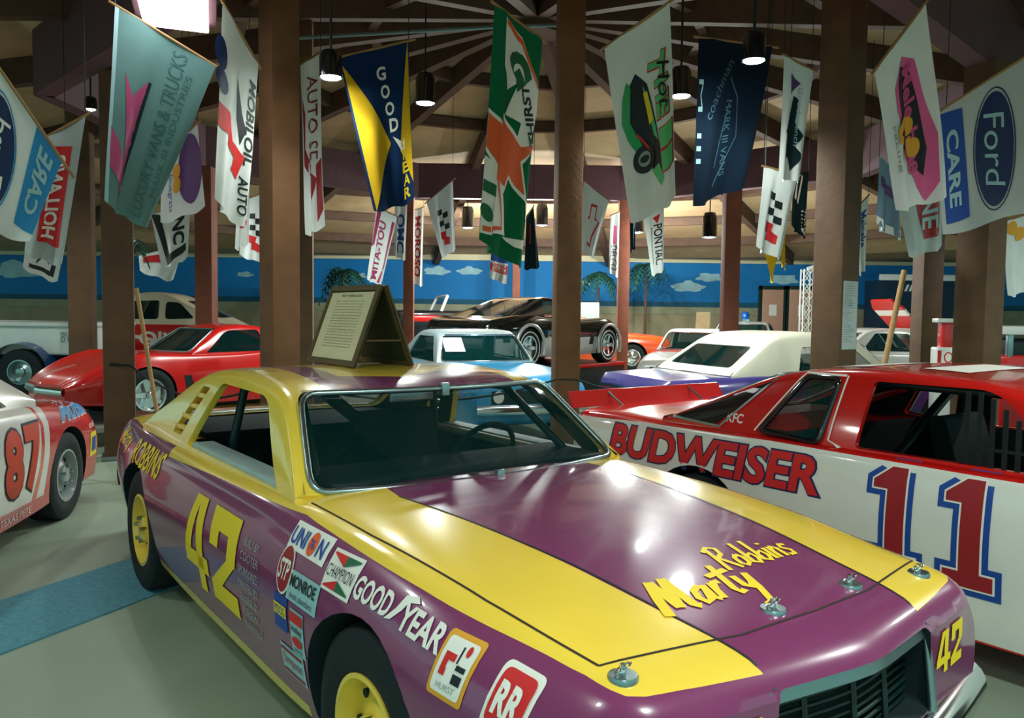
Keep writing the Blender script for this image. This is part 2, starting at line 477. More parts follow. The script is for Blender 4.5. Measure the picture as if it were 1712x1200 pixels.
    def trim(s, name, which, m, parent, r=0.012):
        fn = s.screen if which == 'f' else s.rear; poly = s.fpoly if which == 'f' else s.rpoly
        pts = []
        for a, b in zip(poly, poly[1:]+poly[:1]):
            n = max(1, int((Vector(b)-Vector(a)).length/0.08))
            for k in range(n): pts.append(fn(lerp(a[0], b[0], k/n), lerp(a[1], b[1], k/n), -0.004))
        return MB().tube(pts, r, 8, closed=True).build(name, m, parent, 60)
def body_object(name, rows, paint, parent, arches, cabin_cut=None, extra=None, bow_f=0, bow_r=0, dark=None, nx=60):
    """body skin with wheel arches (x, z, r), a hollow cabin and extra cutters [(poly, h0, h1, fn)]"""
    o = link(name, car_body(rows, bow_f, bow_r, nx), paint, parent)
    dark = dark or M_DARK
    mb = MB()
    for (x, z, r, yin) in arches:
        for sg in (1, -1):
            mb.lathe([(0, 0), (r, 0), (r, 1.0), (0, 1.0)], 40, Matrix.Translation((x, sg*yin, z)) @ Matrix.Rotation(-sg*PI/2, 4, 'X'))
    if cabin_cut: mb.box(cabin_cut[0], cabin_cut[1])
    boolean(o, mb.build('cut', dark, merge=0.0001))
    for (poly, h0, h1, fn) in (extra or []):
        boolean(o, MB().prism(poly, h0, h1, fn).build('cut', dark))
    smooth_by(o, 38)
    return o
def wheel(parent, x, y, r, w, rim_mat, style='steel', rim_r=0.55, tire_mat=None, white=False, detail=True):
    """tyre with rim and hub; y sign tells the outer side"""
    sg = 1 if y > 0 else -1
    M = Matrix.Translation((x, y, r)) @ Matrix.Rotation(-sg*PI/2, 4, 'X')      # local +Z outwards
    n = 40 if detail else 24; a = r*rim_r
    t = MB().lathe([(a, -w*0.9), (r*0.86, -w), (r*0.97, -w*0.95), (r, -w*0.85), (r, -w*0.12), (r*0.975, -w*0.03), (r*0.88, 0.008), (r*0.74, 0.012), (a*1.03, -0.004), (a, -0.02), (a, -w*0.9)], n, M).build('tire', tire_mat or M_BLACK, parent, 40)
    if style == 'steel':
        p = [(a, -w*0.6), (a, -0.03), (a*1.03, 0.002), (a*0.95, 0.004), (a*0.9, -0.02), (a*0.84, -0.07), (a*0.55, -0.05), (a*0.4, -0.035), (a*0.38, -0.01), (a*0.3, 0.0), (0, 0.0)]
        rim = MB().lathe(p, n, M).build('rim', rim_mat, t, 35)
        if detail:
            for k in range(8):
                q = 2*PI*k/8; M2 = M @ Matrix.Rotation(q, 4, 'Z') @ Matrix.Translation((a*0.72, 0, -0.058))
                MB().lathe([(0, 0.006), (a*0.075, 0.006), (a*0.075, -0.02)], 10, M2).build('vent_hole', M_DARK, rim)
            for k in range(5):
                q = 2*PI*k/5+0.3; M2 = M @ Matrix.Rotation(q, 4, 'Z') @ Matrix.Translation((a*0.34, 0, -0.004))
                MB().lathe([(0, 0.022), (0.012, 0.022), (0.012, -0.02)], 6, M2).build('lug_nut', M_STEEL, rim)
    else:
        rim = MB().lathe([(a, -w*0.7), (a, -0.03), (a*1.04, 0.004), (a*0.93, 0.004), (a*0.88, -0.04), (a*0.86, -0.07), (0, -0.075)], n, M).build('rim', rim_mat, t, 35)
        k5 = 5 if style == 'five' else 8
        for k in range(k5):
            M2 = M @ Matrix.Rotation(2*PI*k/k5, 4, 'Z')
            MB().prism([(a*0.12, -a*0.16), (a*0.9, -a*0.12), (a*0.9, a*0.12), (a*0.12, a*0.16)], -0.07, -0.015, lambda p_, q_, h: M2 @ Vector((p_, q_, h))).build('spoke', rim_mat, rim)
        MB().lathe([(a*0.26, -0.07), (a*0.24, 0.0), (a*0.12, 0.012), (0, 0.012)], 20, M).build('hub_cap', rim_mat, rim, 35)
    if white: MB().lathe([(r*0.78, 0.0135), (r*0.84, 0.0125)], n, M).build('white_wall', I_WHITE, t, 40)
    return t
def bvh_of(objs):
    vs, fs = [], []
    for o in objs:
        n = len(vs); vs += [v.co.copy() for v in o.data.vertices]; fs += [tuple(n+i for i in p.vertices) for p in o.data.polygons]
    return BVHTree.FromPolygons(vs, fs)
def bucket_seat(parent, x, y, m):
    s = MB().prism(rounded([(-.25, -.05), (.28, 0.0), (.28, .10), (-.2, .12)], .05), y-.24, y+.24, lambda a, b, h: (x+a, h, .38+b)).build('seat', m, parent, 40)
    MB().prism(rounded([(-.26, 0), (-.12, 0), (-.30, .62), (-.40, .60)], .05), y-.24, y+.24, lambda a, b, h: (x+a, h, .46+b)).build('seat_back', m, s, 40)
    return s
# ================================================================ the hall: floor, walls, roof
conc = mat('worn_concrete', RGB(146, 164, 144), .42, vary=.10, scale=1.3, bump=.08, bscale=30)
fl = MB().grid(1, 1, lambda u, v: (lerp(-22, 24, u), lerp(-6, 27, v), 0)).build('floor', conc)
tag(fl, kind='structure')
carp = mat('blue_carpet', RGB(92, 150, 168), .95, vary=.16, scale=40, bump=.5, bscale=160)
d0 = Vector((.405, .914, 0)); n0 = Vector((.914, -.405, 0)); p0 = Vector((-2.84, 4.48, 0))
r = MB().add([p0+d0*a+n0*b+Vector((0, 0, h)) for h in (0, .008) for a, b in ((-4, 0), (6, 0), (6, .69), (-4, .69))], [(0, 3, 2, 1), (4, 5, 6, 7), (0, 1, 5, 4), (1, 2, 6, 5), (2, 3, 7, 6), (3, 0, 4, 7)]).build('carpet_runner', carp)
tag(r, 'blue carpet runner laid slantwise across the concrete floor', 'carpet')
# back wall with a painted sky
YB = 26.0; zT = 3.28; zS = 1.95
tan = mat('tan_wall_paint', RGB(150, 140, 112), .8, vary=.08, scale=2)
sky = mat('painted_sky', RGB(0, 112, 178), .7, vary=.07, scale=.8)
wb = MB().box((-22, YB, 0), (24, YB+.3, zS)).build('wall_back', tan); tag(wb, kind='structure')
MB().box((-22, YB-.02, zS), (24, YB+.3, zT)).build('sky_mural', sky, wb)
MB().box((-22, YB-.035, zS-.06), (24, YB+.3, zS+.10)).build('sea_band', mat('painted_sea', RGB(10, 78, 104), .7, vary=.12, scale=5), wb)
sand = mat('painted_sand', RGB(146, 146, 120), .8, vary=.12, scale=3)
MB().box((-22, YB-.03, zS-.30), (24, YB+.3, zS-.06)).build('sand_band', sand, wb)
cl = mat('painted_cloud', RGB(150, 190, 200), .8, vary=.15, scale=4)
random.seed(11)
for px, py, w in ((600, 462, .5), (730, 455, .8), (785, 455, .75), (975, 475, .5), (1150, 482, 1.0), (1185, 466, .8), (460, 470, .7), (30, 455, 1.6), (1310, 470, .9), (410, 460, .5)):
    c = at(px, py, YB); pts = []
    for k in range(22):
        a = 2*PI*k/22; rr = 1 + .16*math.sin(5*a+px) + .08*math.sin(9*a)
        pts.append((w*.5*math.cos(a)*rr, w*.15*math.sin(a)*rr*(1.5 if math.sin(a) > 0 else .7)))
    MB().prism(pts, 0, .006, lambda a, b, h: (c.x+a, YB-.021-h, c.z+b)).build('cloud', cl, wb)
tr = MB().box((-22, YB-.12, zT), (24, YB+.3, zT+.22)).build('trim_1', mat('cream_trim', RGB(206, 200, 166), .7, vary=.04)); tag(tr, kind='structure')
# roof: eight-sided cone round a hub
HX, HY, HZ = .30, 12.2, 6.25; SL = .20
def roof_z(x, y): return HZ - SL*math.hypot(x-HX, y-HY)
rp_ = mat('tan_roof_boards', RGB(172, 146, 112), .8, vary=.10, scale=3)
NS = 16
mb = MB(); mb.v.append((HX, HY, HZ))
for k in range(NS):
    a = 2*PI*(k+.5)/NS
    for R_ in (6.0, 14.3): mb.v.append((HX+R_*math.cos(a), HY+R_*math.sin(a), HZ-SL*R_))
for k in range(NS):
    j = (k+1) % NS; mb.f += [(0, 1+2*j, 1+2*k), (1+2*k, 1+2*j, 2+2*j, 2+2*k)]
for k in range(NS):          # flat soffit beyond the cone, at the back
    a, b = 2*PI*(k+.5)/NS, 2*PI*(k+1.5)/NS
    if math.sin((a+b)/2) > .1: mb.add([(HX+R_*math.cos(q), HY+R_*math.sin(q), HZ-SL*14.3) for R_, q in ((14.3, a), (24, a), (24, b), (14.3, b))], [(0, 1, 2, 3)])
ce = mb.build('ceiling', rp_, merge=.001); tag(ce, kind='structure')
sd = ce.modifiers.new('s', 'SOLIDIFY'); sd.thickness = .12; sd.offset = 1
beam = mat('dark_brown_timber', RGB(84, 60, 46), .75, vary=.18, scale=5, bump=.2, bscale=25)
plum = mat('plum_painted_beam', RGB(92, 58, 66), .7, vary=.12, scale=3)
def plank(name, a, b, w, h, m, parent, up=Vector((0, 0, 1))):
    """timber from a to b: width w, depth h below the line"""
    a, b = Vector(a), Vector(b); t = (b-a).normalized(); sdir = t.cross(up).normalized(); u = sdir.cross(t).normalized()
    vs = [p + sdir*sx*w/2 + u*uz for p in (a, b) for uz in (-h, 0) for sx in (-1, 1)]
    return MB().add(vs, [(0, 1, 3, 2), (4, 6, 7, 5), (0, 4, 5, 1), (2, 3, 7, 6), (0, 2, 6, 4), (1, 5, 7, 3)]).build(name, m, parent)
for k in range(NS):
    a = 2*PI*(k+.5)/NS; c, s_ = math.cos(a), math.sin(a)
    plank('rafter', (HX+.25*c, HY+.25*s_, HZ-SL*.25), (HX+13.98*c, HY+13.98*s_, HZ-SL*13.98), .16, .34, beam, ce)
for R_ in (2.4, 4.2, 8.4, 10.3, 12.2):
    for k in range(NS):
        a0, a1 = 2*PI*(k+.5)/NS, 2*PI*(k+1.5)/NS
        if R_ > 9 and math.sin((a0+a1)/2) < -.2: continue
        plank('purlin', (HX+R_*math.cos(a0), HY+R_*math.sin(a0), HZ-SL*R_-.02), (HX+R_*math.cos(a1), HY+R_*math.sin(a1), HZ-SL*R_-.02), .12, .20, beam, ce)
MB().lathe([(0, -.55), (.34, -.55), (.34, .05), (0, .05)], 16, Matrix.Translation((HX, HY, HZ))).build('hub_block', beam, ce)
# octagonal ring beam, plum painted
AP = 5.85; RR = AP/math.cos(PI/8)
ring = [(HX+RR*math.cos(PI/8+k*PI/4), HY+RR*math.sin(PI/8+k*PI/4)) for k in range(8)]
for k in range(8):
    (xa, ya), (xb, yb) = ring[k], ring[(k+1) % 8]
    plank('ring_beam', (xa, ya, 4.86), (xb, yb, 4.86), .22, .74, plum, ce)
# what hangs from or stands under the roof meets the first timber or board above it
bpy.context.view_layer.update()
_rv, _rf = [], []
for o_ in [ce]+list(ce.children):
    n_ = len(_rv); _rv += [v.co.copy() for v in o_.data.vertices]; _rf += [tuple(n_+i for i in p.vertices) for p in o_.data.polygons]
ROOF = BVHTree.FromPolygons(_rv, _rf)
def under_roof(x, y, z, half=0.0):
    """height of the lowest roof timber above the footprint round x, y"""
    hs = []
    for a in ((0,) if not half else (-half, 0, half)):
        for b in ((0,) if not half else (-half, 0, half)):
            h = ROOF.ray_cast(Vector((x+a, y+b, z)), Vector((0, 0, 1)))[0]
            if h is not None: hs.append(h.z)
    return min(hs) if hs else roof_z(x, y)
# conduit pipe under the rafters
pp = MB().tube([at(450, 66, 9.5), at(830, 45, 9.5), at(935, 42, 9.5)], .022, 8).build('conduit_pipe', mat('grey_conduit', RGB(110, 130, 130), .4, metal=.6), None, 60)
tag(pp, 'thin grey conduit pipe running under the roof rafters', 'pipe')
# posts
wood = {}
def post_mat(i, c): return mat('post_timber_%d' % i, RGB(*c), .7, vary=.22, scale=3.5, bump=.25, bscale=22)
PT = [post_mat(0, (116, 78, 48)), post_mat(1, (96, 70, 48)), post_mat(2, (140, 78, 58))]
def post(px, Y, w, rz, m, label, z1=None, group=None):
    c = at(px, 560, Y); z1 = under_roof(c.x, c.y, 2.0, w*.5)+.02
    o = empty('timber_post', (c.x, c.y, 0), math.radians(rz), label=label, cat='post', group=group)
    bevelbox('shaft', (-w/2, -w/2, 0), (w/2, w/2, z1), m, o, .012)
    bevelbox('base_plate', (-w/2-.03, -w/2-.03, 0), (w/2+.03, w/2+.03, .05), M_STEEL, o, .006)
    return o
post(199, 8.9, .31, 24, PT[1], 'thick brown timber post behind the tail of car 87')
post(139, 12.0, .32, 15, PT[1], 'dark timber post between the white truck and the thick brown post')
pB = post(468, 7.55, .27, 43, PT[0], 'two-toned timber post rising behind the roof of car 42')
post(507, 10.4, .25, 10, PT[1], 'timber post close behind the two-toned post')
post(946, 8.95, .27, 8, PT[0], 'knotty brown timber post behind the spoiler of car 11')
pD = post(1394, 8.3, .32, 38, PT[1], 'timber post with a paper notice pinned on it')
post(1547, 14.4, .36, 4, PT[1], 'timber post left of the red fuel pump')
post(1634, 8.2, .32, 30, PT[1], 'dark timber post beside the red truck')
for px, Y, w, lb in ((346, 14.6, .30, 'slim reddish post right behind the old coupe and the red sports car'), (683, 18.1, .22, 'slim reddish post above the folding sign on car 42'), (1040, 18.1, .24, 'slim reddish post behind the white race-car flag and the orange car'),
                     (1218, 13.7, .26, 'slim reddish post behind the dark navy flag and white soft top'), (862, 24.5, .22, 'thin reddish post far behind the green flag')):
    post(px, Y, w, 0, PT[2], lb)
# paper notice on a post
c = pD.location + Vector((.1625*.616, -.1625*.788, at(1413, 527, 8.2).z))
nt_ = empty('paper_notice', c, math.radians(38), label='tall white paper notice pinned to a timber post', cat='notice')
MB().box((-.13, -.006, -.34), (.13, 0, .34)).build('sheet', mat('notice_paper', RGB(190, 196, 196), .6, vary=.05), nt_)
f_ = lambda u, v, o_: Vector((u, -.006-o_, v))
random.seed(5)
lay('print', [Rc(-.11, .31-.024*k, -.11+random.uniform(.08, .21), .318-.024*k) for k in range(25)], I_GREY, nt_, f_, .001, 1); lay('print', [El(0, .12, .03, .05), El(.01, -.12, .025, .03)], I_PALEB, nt_, f_, .001, 1)
# doors in the back wall with sheets on them
for k, (x0, x1) in enumerate(((1275, 1310), (1320, 1362))):
    a, b = at(x0, 484, YB-.06), at(x1, 484, YB-.06)
    D = empty('door_%d' % (k+1), ((a.x+b.x)/2, YB-.05, 0)); tag(D, kind='structure')
    w = (b.x-a.x)/2
    bevelbox('leaf', (-w, -.04, 0), (w, .04, a.z), mat('pinkish_door', RGB(196, 150, 128), .6, vary=.05), D, .01)
    bevelbox('frame', (-w-.12, -.02, 0), (-w, .05, a.z+.12), M_GRILL, D, .01); bevelbox('frame', (w, -.02, 0), (w+.12, .05, a.z+.12), M_GRILL, D, .01)
    bevelbox('frame', (-w-.12, -.02, a.z), (w+.12, .05, a.z+.12), M_GRILL, D, .01)
    MB().box((-.12, -.05, 1.65), (.12, -.042, 2.0)).build('sheet', I_WHITE, D); bevelbox('handle', (w*.7, -.09, 1.0), (w*.8, -.04, 1.12), M_STEEL, D, .008)
# ---------------------------------------------------------------- lamps
def can_lamp(px, py, Y, r, h, power, label, group=None, tilt=0.0, kind='SPOT', lit=60.0, warm=(.91, 1.0, .94)):
    c = at(px, py, Y)          # centre of the glowing mouth
    o = empty('ceiling_lamp', c, 0, label=label, cat='lamp', group=group); o.rotation_euler = (0, tilt, 0)
    MB().lathe([(r*1.02, -.01), (r, 0), (r, h*.8), (r*.75, h), (0, h)], 24).build('housing', M_BLKP, o, 40)
    MB().lathe([(r*.97, .0), (r*.7, h*.5), (0, h*.6)], 24).build('reflector', M_CHROME, o, 40)
    e = mat('lamp_glow_%d' % int(lit), RGB(255, 250, 236), .5, vary=0, emit=(warm[0], warm[1], warm[2], 1), estr=lit)
    MB().lathe([(0, -.03), (r*.55, -.015), (r*.9, .02), (r*.6, .06), (0, .08)], 20).build('bulb', e, o, 40)
    zc = under_roof(c.x, c.y, c.z+h)+.02
    MB().tube([(0, 0, h), (0, 0, max(h+.1, zc-c.z))], .012, 6).build('stem', M_GRILL, o)
    if power:
        L = bpy.data.lights.new('lamp_light', kind); L.energy = power; L.shadow_soft_size = r*.8; L.color = warm
        if kind == 'SPOT': L.spot_size = math.radians(150); L.spot_blend = .6
        lo = bpy.data.objects.new('lamp_light', L); COL.objects.link(lo); lo.parent = o; lo.location = (0, 0, -.06 if kind == 'SPOT' else -.16)
    return o
LP = 210
can_lamp(553, 128, 6.7, .09, .20, 30, 'bright clamp lamp glaring beside the navy and yellow pennant flag', lit=90)
can_lamp(711, 172, 11.0, .13, .38, 420, 'black can lamp hanging between the navy pennant and the green flag')
can_lamp(1138, 160, 9.0, .11, .3, 340, 'lit can lamp half hidden behind the white flag with a green car')
can_lamp(1260, 100, 6.9, .095, .22, 35, 'glaring lamp in front of the dark navy flag', lit=90)
can_lamp(152, 182, 10.0, .07, .14, 60, 'small dim lamp beside the grey-green flag', lit=12)
for px, py, Y, lit, lb in ((782, 380, 20.2, 6, 'black can lamp hanging far back beside the green flag'), (906, 376, 20.2, 6, 'black can lamp hanging far back beside the knotty post'), (1066, 388, 20.2, 6, 'black can lamp far back behind the white race-car flag'), (1186, 396, 17.2, 14, 'black can lamp with lit mouth hanging below the dark navy flag')):
    can_lamp(px, py, Y,   .15, .5, 290, lb, lit=lit, kind='POINT')
# more of the hall's lamps, over the aisle behind the camera and to its sides
for x, y, pw in ((-1.6, 1.2, 40), (1.6, 1.0, 160), (4.2, 3.2, 175), (-4.6, 3.8, 52), (0.4, -1.6, 62), (6.8, 6.2, 165), (-7.7, 8.8, 130), (9.4, 13.5, 150), (-10.4, 15.0, 150)):
    zr_ = under_roof(x, y, 2.0); z = zr_-.52
    o = empty('ceiling_lamp', (x, y, z), 0, label='black can lamp hung over the aisle', cat='lamp', group='can lamps over the aisle')
    MB().lathe([(.132, -.01), (.13, 0), (.13, .3), (.1, .38), (0, .38)], 24).build('housing', M_BLKP, o, 40)
    MB().lathe([(0, -.03), (.07, -.015), (.115, .02), (.08, .06), (0, .08)], 20).build('bulb', MATS['lamp_glow_60'], o, 40)
    MB().tube([(0, 0, .38), (0, 0, zr_-z+.02)], .012, 6).build('stem', M_GRILL, o)
    L = bpy.data.lights.new('lamp_light', 'SPOT'); L.energy = pw; L.spot_size = math.radians(155); L.spot_blend = .6; L.shadow_soft_size = .11; L.color = (.91, 1.0, .94)
    lo = bpy.data.objects.new('lamp_light', L); COL.objects.link(lo); lo.parent = o; lo.location = (0, 0, -.06)
# fluorescent box up by the grey-green flag
c = at(300, 8, 6.2)
o = empty('fluorescent_light', c, math.radians(20), label='bright fluorescent box light above the grey-green flag', cat='lamp')
bevelbox('diffuser', (-.28, -.5, -.03), (.20, .5, .04), mat('fluorescent_diffuser', RGB(255, 250, 250), .5, vary=0, emit=(1, .97, .98, 1), estr=6), o, .01)
bevelbox('box', (-.34, -.56, .04), (.26, .56, .13), plum, o, .01)
MB().tube([(0, 0, .1), (0, 0, under_roof(c.x, c.y, c.z+.2)-c.z+.02)], .01, 6).build('hanger', M_GRILL, o)
# ================================================================ purple and yellow stock car, number 42
C42 = (0.312, 2.943, -0.9307)
def build_42():
    car = empty('stock_car', (C42[0], C42[1], 0), C42[2], label='purple and yellow stock car number 42 with a folding sign standing on its roof', cat='race car')
    rows = [(-4.22, .80, .78, .68, .74, .62, .66, .42), (-4.12, .88, .86, .73, .80, .62, .74, .38), (-3.7, .935, .905, .79, .90, .62, .84, .32), (-2.95, .945, .915, .83, .965, .60, .90, .27),
            (-2.3, .945, .905, .855, .97, .60, .90, .23), (-1.7, .95, .905, .865, .97, .60, .90, .22), (-.8, .965, .92, .85, .97, .60, .90, .22), (-.3, .955, .912, .83, .965, .60, .90, .24),
            (.3, .915, .875, .805, .955, .60, .90, .28), (.75, .855, .83, .77, .915, .58, .86, .32), (.99, .812, .80, .76, .88, .56, .82, .36), (1.06, .775, .77, .74, .83, .55, .78, .38), (1.09, .735, .73, .72, .80, .54, .75, .40)]
    yel = lambda x, y, z: (((z > x.curve([(-4.3, .99), (-2.5, .99), (-2.36, .862), (-1.6, .886), (-.6, .908), (.2, .858), (.8, .81), (1.1, .77)])) | ((x < -2.4) & (z > x.curve([(-4.3, .83), (-4.1, .875), (-3.6, .908), (-2.3, .905)])) ) )
                           & (((y.abs() < x.curve([(-.9, .47), (-.72, .50), (-.5, .535), (.5, .43), (1.05, .36)])) & (x > -1.0)).inv())
                           & (x < 1.03)) | ((z < .275) & (x < -.45))
    paint = mat('purple_and_yellow_paint', PUR, 0.25, coat=0.75, vary=0.05, scale=2.5, layers=[(YEL, yel),
        (RGB(196, 190, 170), lambda x, y, z: (x < -3.35) & (y.abs() < .5) & (z > .88))])
    yz = lambda a, b, h: (h, a, b)
    body = body_object('body', rows, paint, car, [(0, .345, .388, .42), (-2.9, .35, .40, .42)], ((-2.45, -.74, .30), (-.95, .74, 1.4)),
        extra=[(rounded([(-.375, .50), (.375, .50), (.36, .752), (-.36, .752)], .03), .93, 1.5, yz)], bow_f=.15, bow_r=.12, nx=78)
    gh = Cabin(-.72, -1.24, -2.34, -3.22, .925, 1.36, .845, .685, bowf=.15, bowr=.10, zrf=1.315, zrr=1.325, rnd=.24)
    rp = mat('roof_paint', YEL, 0.25, coat=0.75, vary=0.04, layers=[(PUR, lambda x, y, z: (y.abs() < x.curve([(-3.2, .40), (-2.3, .47), (-1.25, .52)])) & (z > 1.1) & (x > -2.75)),
        (YEL, lambda x, y, z: convex(x, y, [(-2.5, -.28), (-1.42, -.36), (-1.32, -.05), (-1.60, .47), (-2.5, .47)]) & (z > 1.2))])
    roof = gh.shell('roof', rp, car, .035)
    sidewin = rounded([(-.95, .93), (-1.36, 1.262), (-2.02, 1.272), (-2.26, .93)], [.02, .09, .05, .03], 5)
    slot = rounded([(-2.40, .965), (-2.17, 1.235), (-2.29, 1.235), (-2.56, .965)], .012, 2)
    gh.cut(roof, [sidewin, slot], (.952, 1.29, .05, .07), (.97, 1.28, .12, .06))
    smooth_by(roof, 38)
    gh.pane('windshield', 'f', mat('deep_teal_windshield', RGB(4, 44, 44), .03, vary=0, alpha=.55, spec=.6), car); gh.trim('windshield_trim', 'f', M_STEEL, car, .014)
    gh.pane('rear_window', 'r', M_GLASS, car); gh.trim('rear_window_trim', 'r', M_STEEL, car, .012)
    for y, z in ((0.0, 1.287), (0.0, .953)):     # clips holding the screen
        p = gh.screen(y, z, -0.012); bevelbox('screen_clip', (p.x-.012, p.y-.02, p.z-.03), (p.x+.012, p.y+.02, p.z+.03), M_STEEL, car, .004)
    for sg in (-1, 1):
        for k in range(4):
            t = (k+.5)/4; x = lerp(-2.48, -2.235, t); z = lerp(.975, 1.215, t); y = gh.w(z)-.012
            bevelbox('louver', (x-.085, sg*y-.014, z-.012), (x+.07, sg*y+.014, z+.012), M_YEL, car, .005)
    # sill liners of the open door windows
    sl = mat('sill_liner', RGB(160, 186, 186), .5, vary=.05)
    for sg in (-1, 1): bevelbox('window_sill', (-2.2, sg*.765-.055, .925), (-.98, sg*.765+.055, .952), sl, car, .008)
    bevelbox('dashboard', (-1.12, -.72, .78), (-.80, .72, .93), M_DARK, car, .03)
    bevelbox('parcel_shelf', (-3.12, -.68, .93), (-2.44, .68, .962), M_DARK, car, .008); bevelbox('dash_top', (-1.12, -.70, .93), (-.70, .70, .972), M_DARK, car, .01)
    cage = mat('roll_cage_paint', RGB(12, 48, 48), .4, vary=.05)
    for y in (-.62, .62):
        MB().tube([(-2.15, y, .3), (-2.15, y, .95), (-2.1, y*.92, 1.26)], .024, 8).build('roll_bar', cage, car, 60)
        MB().tube([(-2.1, y*.92, 1.26), (-1.35, y*.92, 1.25), (-.95, y*1.08, .95), (-.95, y*1.08, .4)], .022, 8).build('roll_bar', cage, car, 60)
    MB().tube([(-2.1, -.57, 1.26), (-2.1, .57, 1.26)], .024, 8).build('roll_bar', cage, car, 60)
    MB().tube([(-2.15, -.62, .45), (-2.1, .57, 1.24)], .04, 8).build('roll_bar', cage, car, 60)
    MB().tube([(-2.13, .60, .60), (-2.11, -.20, 1.25)], .04, 8).build('roll_bar', cage, car, 60)
    MB().tube([(-2.45, .70, .92), (-.95, .70, .92)], .024, 8).build('door_bar', M_CREAM, car, 60)
    MB().grid(4, 2, lambda u, v: (lerp(-2.4, -1.0, u), .735, lerp(.55, .9, v))).build('door_panel', mat('door_panel_paint', RGB(100, 44, 84), .5), car)
    bucket_seat(car, -1.75, .30, M_DARK)
    MB().tube([Vector((-1.22, .34, .93))+Matrix.Rotation(.5, 3, 'Y') @ Vector((0, .18*math.cos(q*PI/12), .18*math.sin(q*PI/12))) for q in range(24)], .014, 8, closed=True).build('steering_wheel', M_DARK, car, 60)
    bevelbox('rear_view_mirror', (-1.36, -.12, 1.20), (-1.34, .12, 1.26), M_CHROME, car, .006)
    # wheels: yellow steel rims
    for x in (0, -2.9):
        for sg in (-1, 1): wheel(car, x, sg*.925, .345 if x == 0 else .35, .25, M_YEL, 'steel', .58)
    # nose: grille, surround, head-lamp covers, bumper
    def nose(y, z, out=0.0):
        return Vector((1.09 - .15*(math.sqrt(y*y+.003)-.055) + out - max(0, z-.72)*.9, y, z))
    for k in range(9):
        z = .515+k*.027
        MB().tube([nose(lerp(-.37, .37, i/8), z, -.075+ .0) for i in range(9)], .006, 6).build('grille_bar', M_GRILL, car, 60)
    for y in (-.19, 0, .19): MB().tube([nose(y, .51, -.06), nose(y, .745, -.06)], .010, 6).build('grille_bar', M_GRILL, car, 60)
    su = [nose(lerp(-.375, .375, i/10), .752, .004) for i in range(11)]
    MB().grid(10, 1, lambda u, v: nose(lerp(-.375, .375, u), .752-.035*v, .006-.02*v)+Vector((0, 0, 0))).build('grille_trim', M_STEEL, car, 60)
    MB().tube([nose(-.375, .75, .004), nose(-.375, .50, .01)], .014, 8).build('grille_trim', M_STEEL, car, 60)
    MB().tube([nose(.375, .75, .004), nose(.375, .50, .01)], .014, 8).build('grille_trim', M_STEEL, car, 60)
    def bar(u, v):
        y = lerp(-.86, .86, u); a = lerp(-.5*PI, .5*PI, v)
        return Vector((1.10-.15*abs(y)-.06*y*y+.07*math.cos(a), y, .42+.075*math.sin(a)))
    MB().grid(18, 8, bar).build('front_bumper', M_CHROME, car, 60)
    MB().grid(18, 6, lambda u, v: Vector((-4.22+.12*lerp(-.8, .8, u)**2-.06*math.cos(lerp(-.5*PI, .5*PI, v)), lerp(-.8, .8, u), .46+.08*math.sin(lerp(-.5*PI, .5*PI, v))))).build('rear_bumper', M_CHROME, car, 60)
    for y in (-.5, .5): bevelbox('tail_lamp', (-4.25+.03, y-.2, .62), (-4.15+.03, y+.2, .74), I_RED, car, .01)
    bvh = bvh_of([body, roof])
    top = surf_map(bvh, (0, 0, 2.5), (0, 1, 0), (-1, 0, 0), (0, 0, -1))        # u = car left, v = backwards: read from the front
    side = surf_map(bvh, (0, -2.2, 0), (1, 0, 0), (0, 0, 1), (0, 1, 0))        # right-hand side: u forwards, v up
    # hood seams, pins with ring clips
    seam = mat('panel_gap', RGB(46, 34, 30), .8, vary=0)
    lay('hood_seam', [Ln([(-.805, .68), (-.80, .2), (-.765, -.4), (-.72, -.80)], .007)], seam, car, top, .0015)
    lay('hood_seam', [Ln([(.805, .68), (.80, .2), (.765, -.4), (.72, -.80)], .007)], seam, car, top, .0015)
    lay('hood_seam', [Ln([(-.72, -.80), (-.3, -.885), (0, -.90), (.3, -.885), (.72, -.80)], .007)], seam, car, top, .0015)
    for y, x in ((-.70, .86), (-.11, .84), (.27, .84), (.62, .87)):
        p = top(y, -x, 0.0)
        q = MB().lathe([(0, .006), (.034, .006), (.037, 0), (.037, -.01)], 20, Matrix.Translation(p)).build('hood_pin', M_STEEL, car, 40)
        MB().lathe([(0, .03), (.008, .03), (.008, 0)], 8, Matrix.Translation(p)).build('pin_stud', M_CHROME, q, 40)
        MB().tube([p+Vector((.014*math.cos(a*PI/8), .020*math.sin(a*PI/8), .020+.010*math.sin(a*PI/8+.6))) for a in range(16)], .003, 6, closed=True).build('pin_ring', M_CHROME, q, 60)
    # black pin-striping along the colour edges of the hood
    for sg in (-1, 1):
        lay('pin_stripe', [Ln([(sg*lerp(.535, .36, t), lerp(.5, -1.03, t)) for t in [i/20 for i in range(21)]], .008)], I_BLACK, car, top, .002)
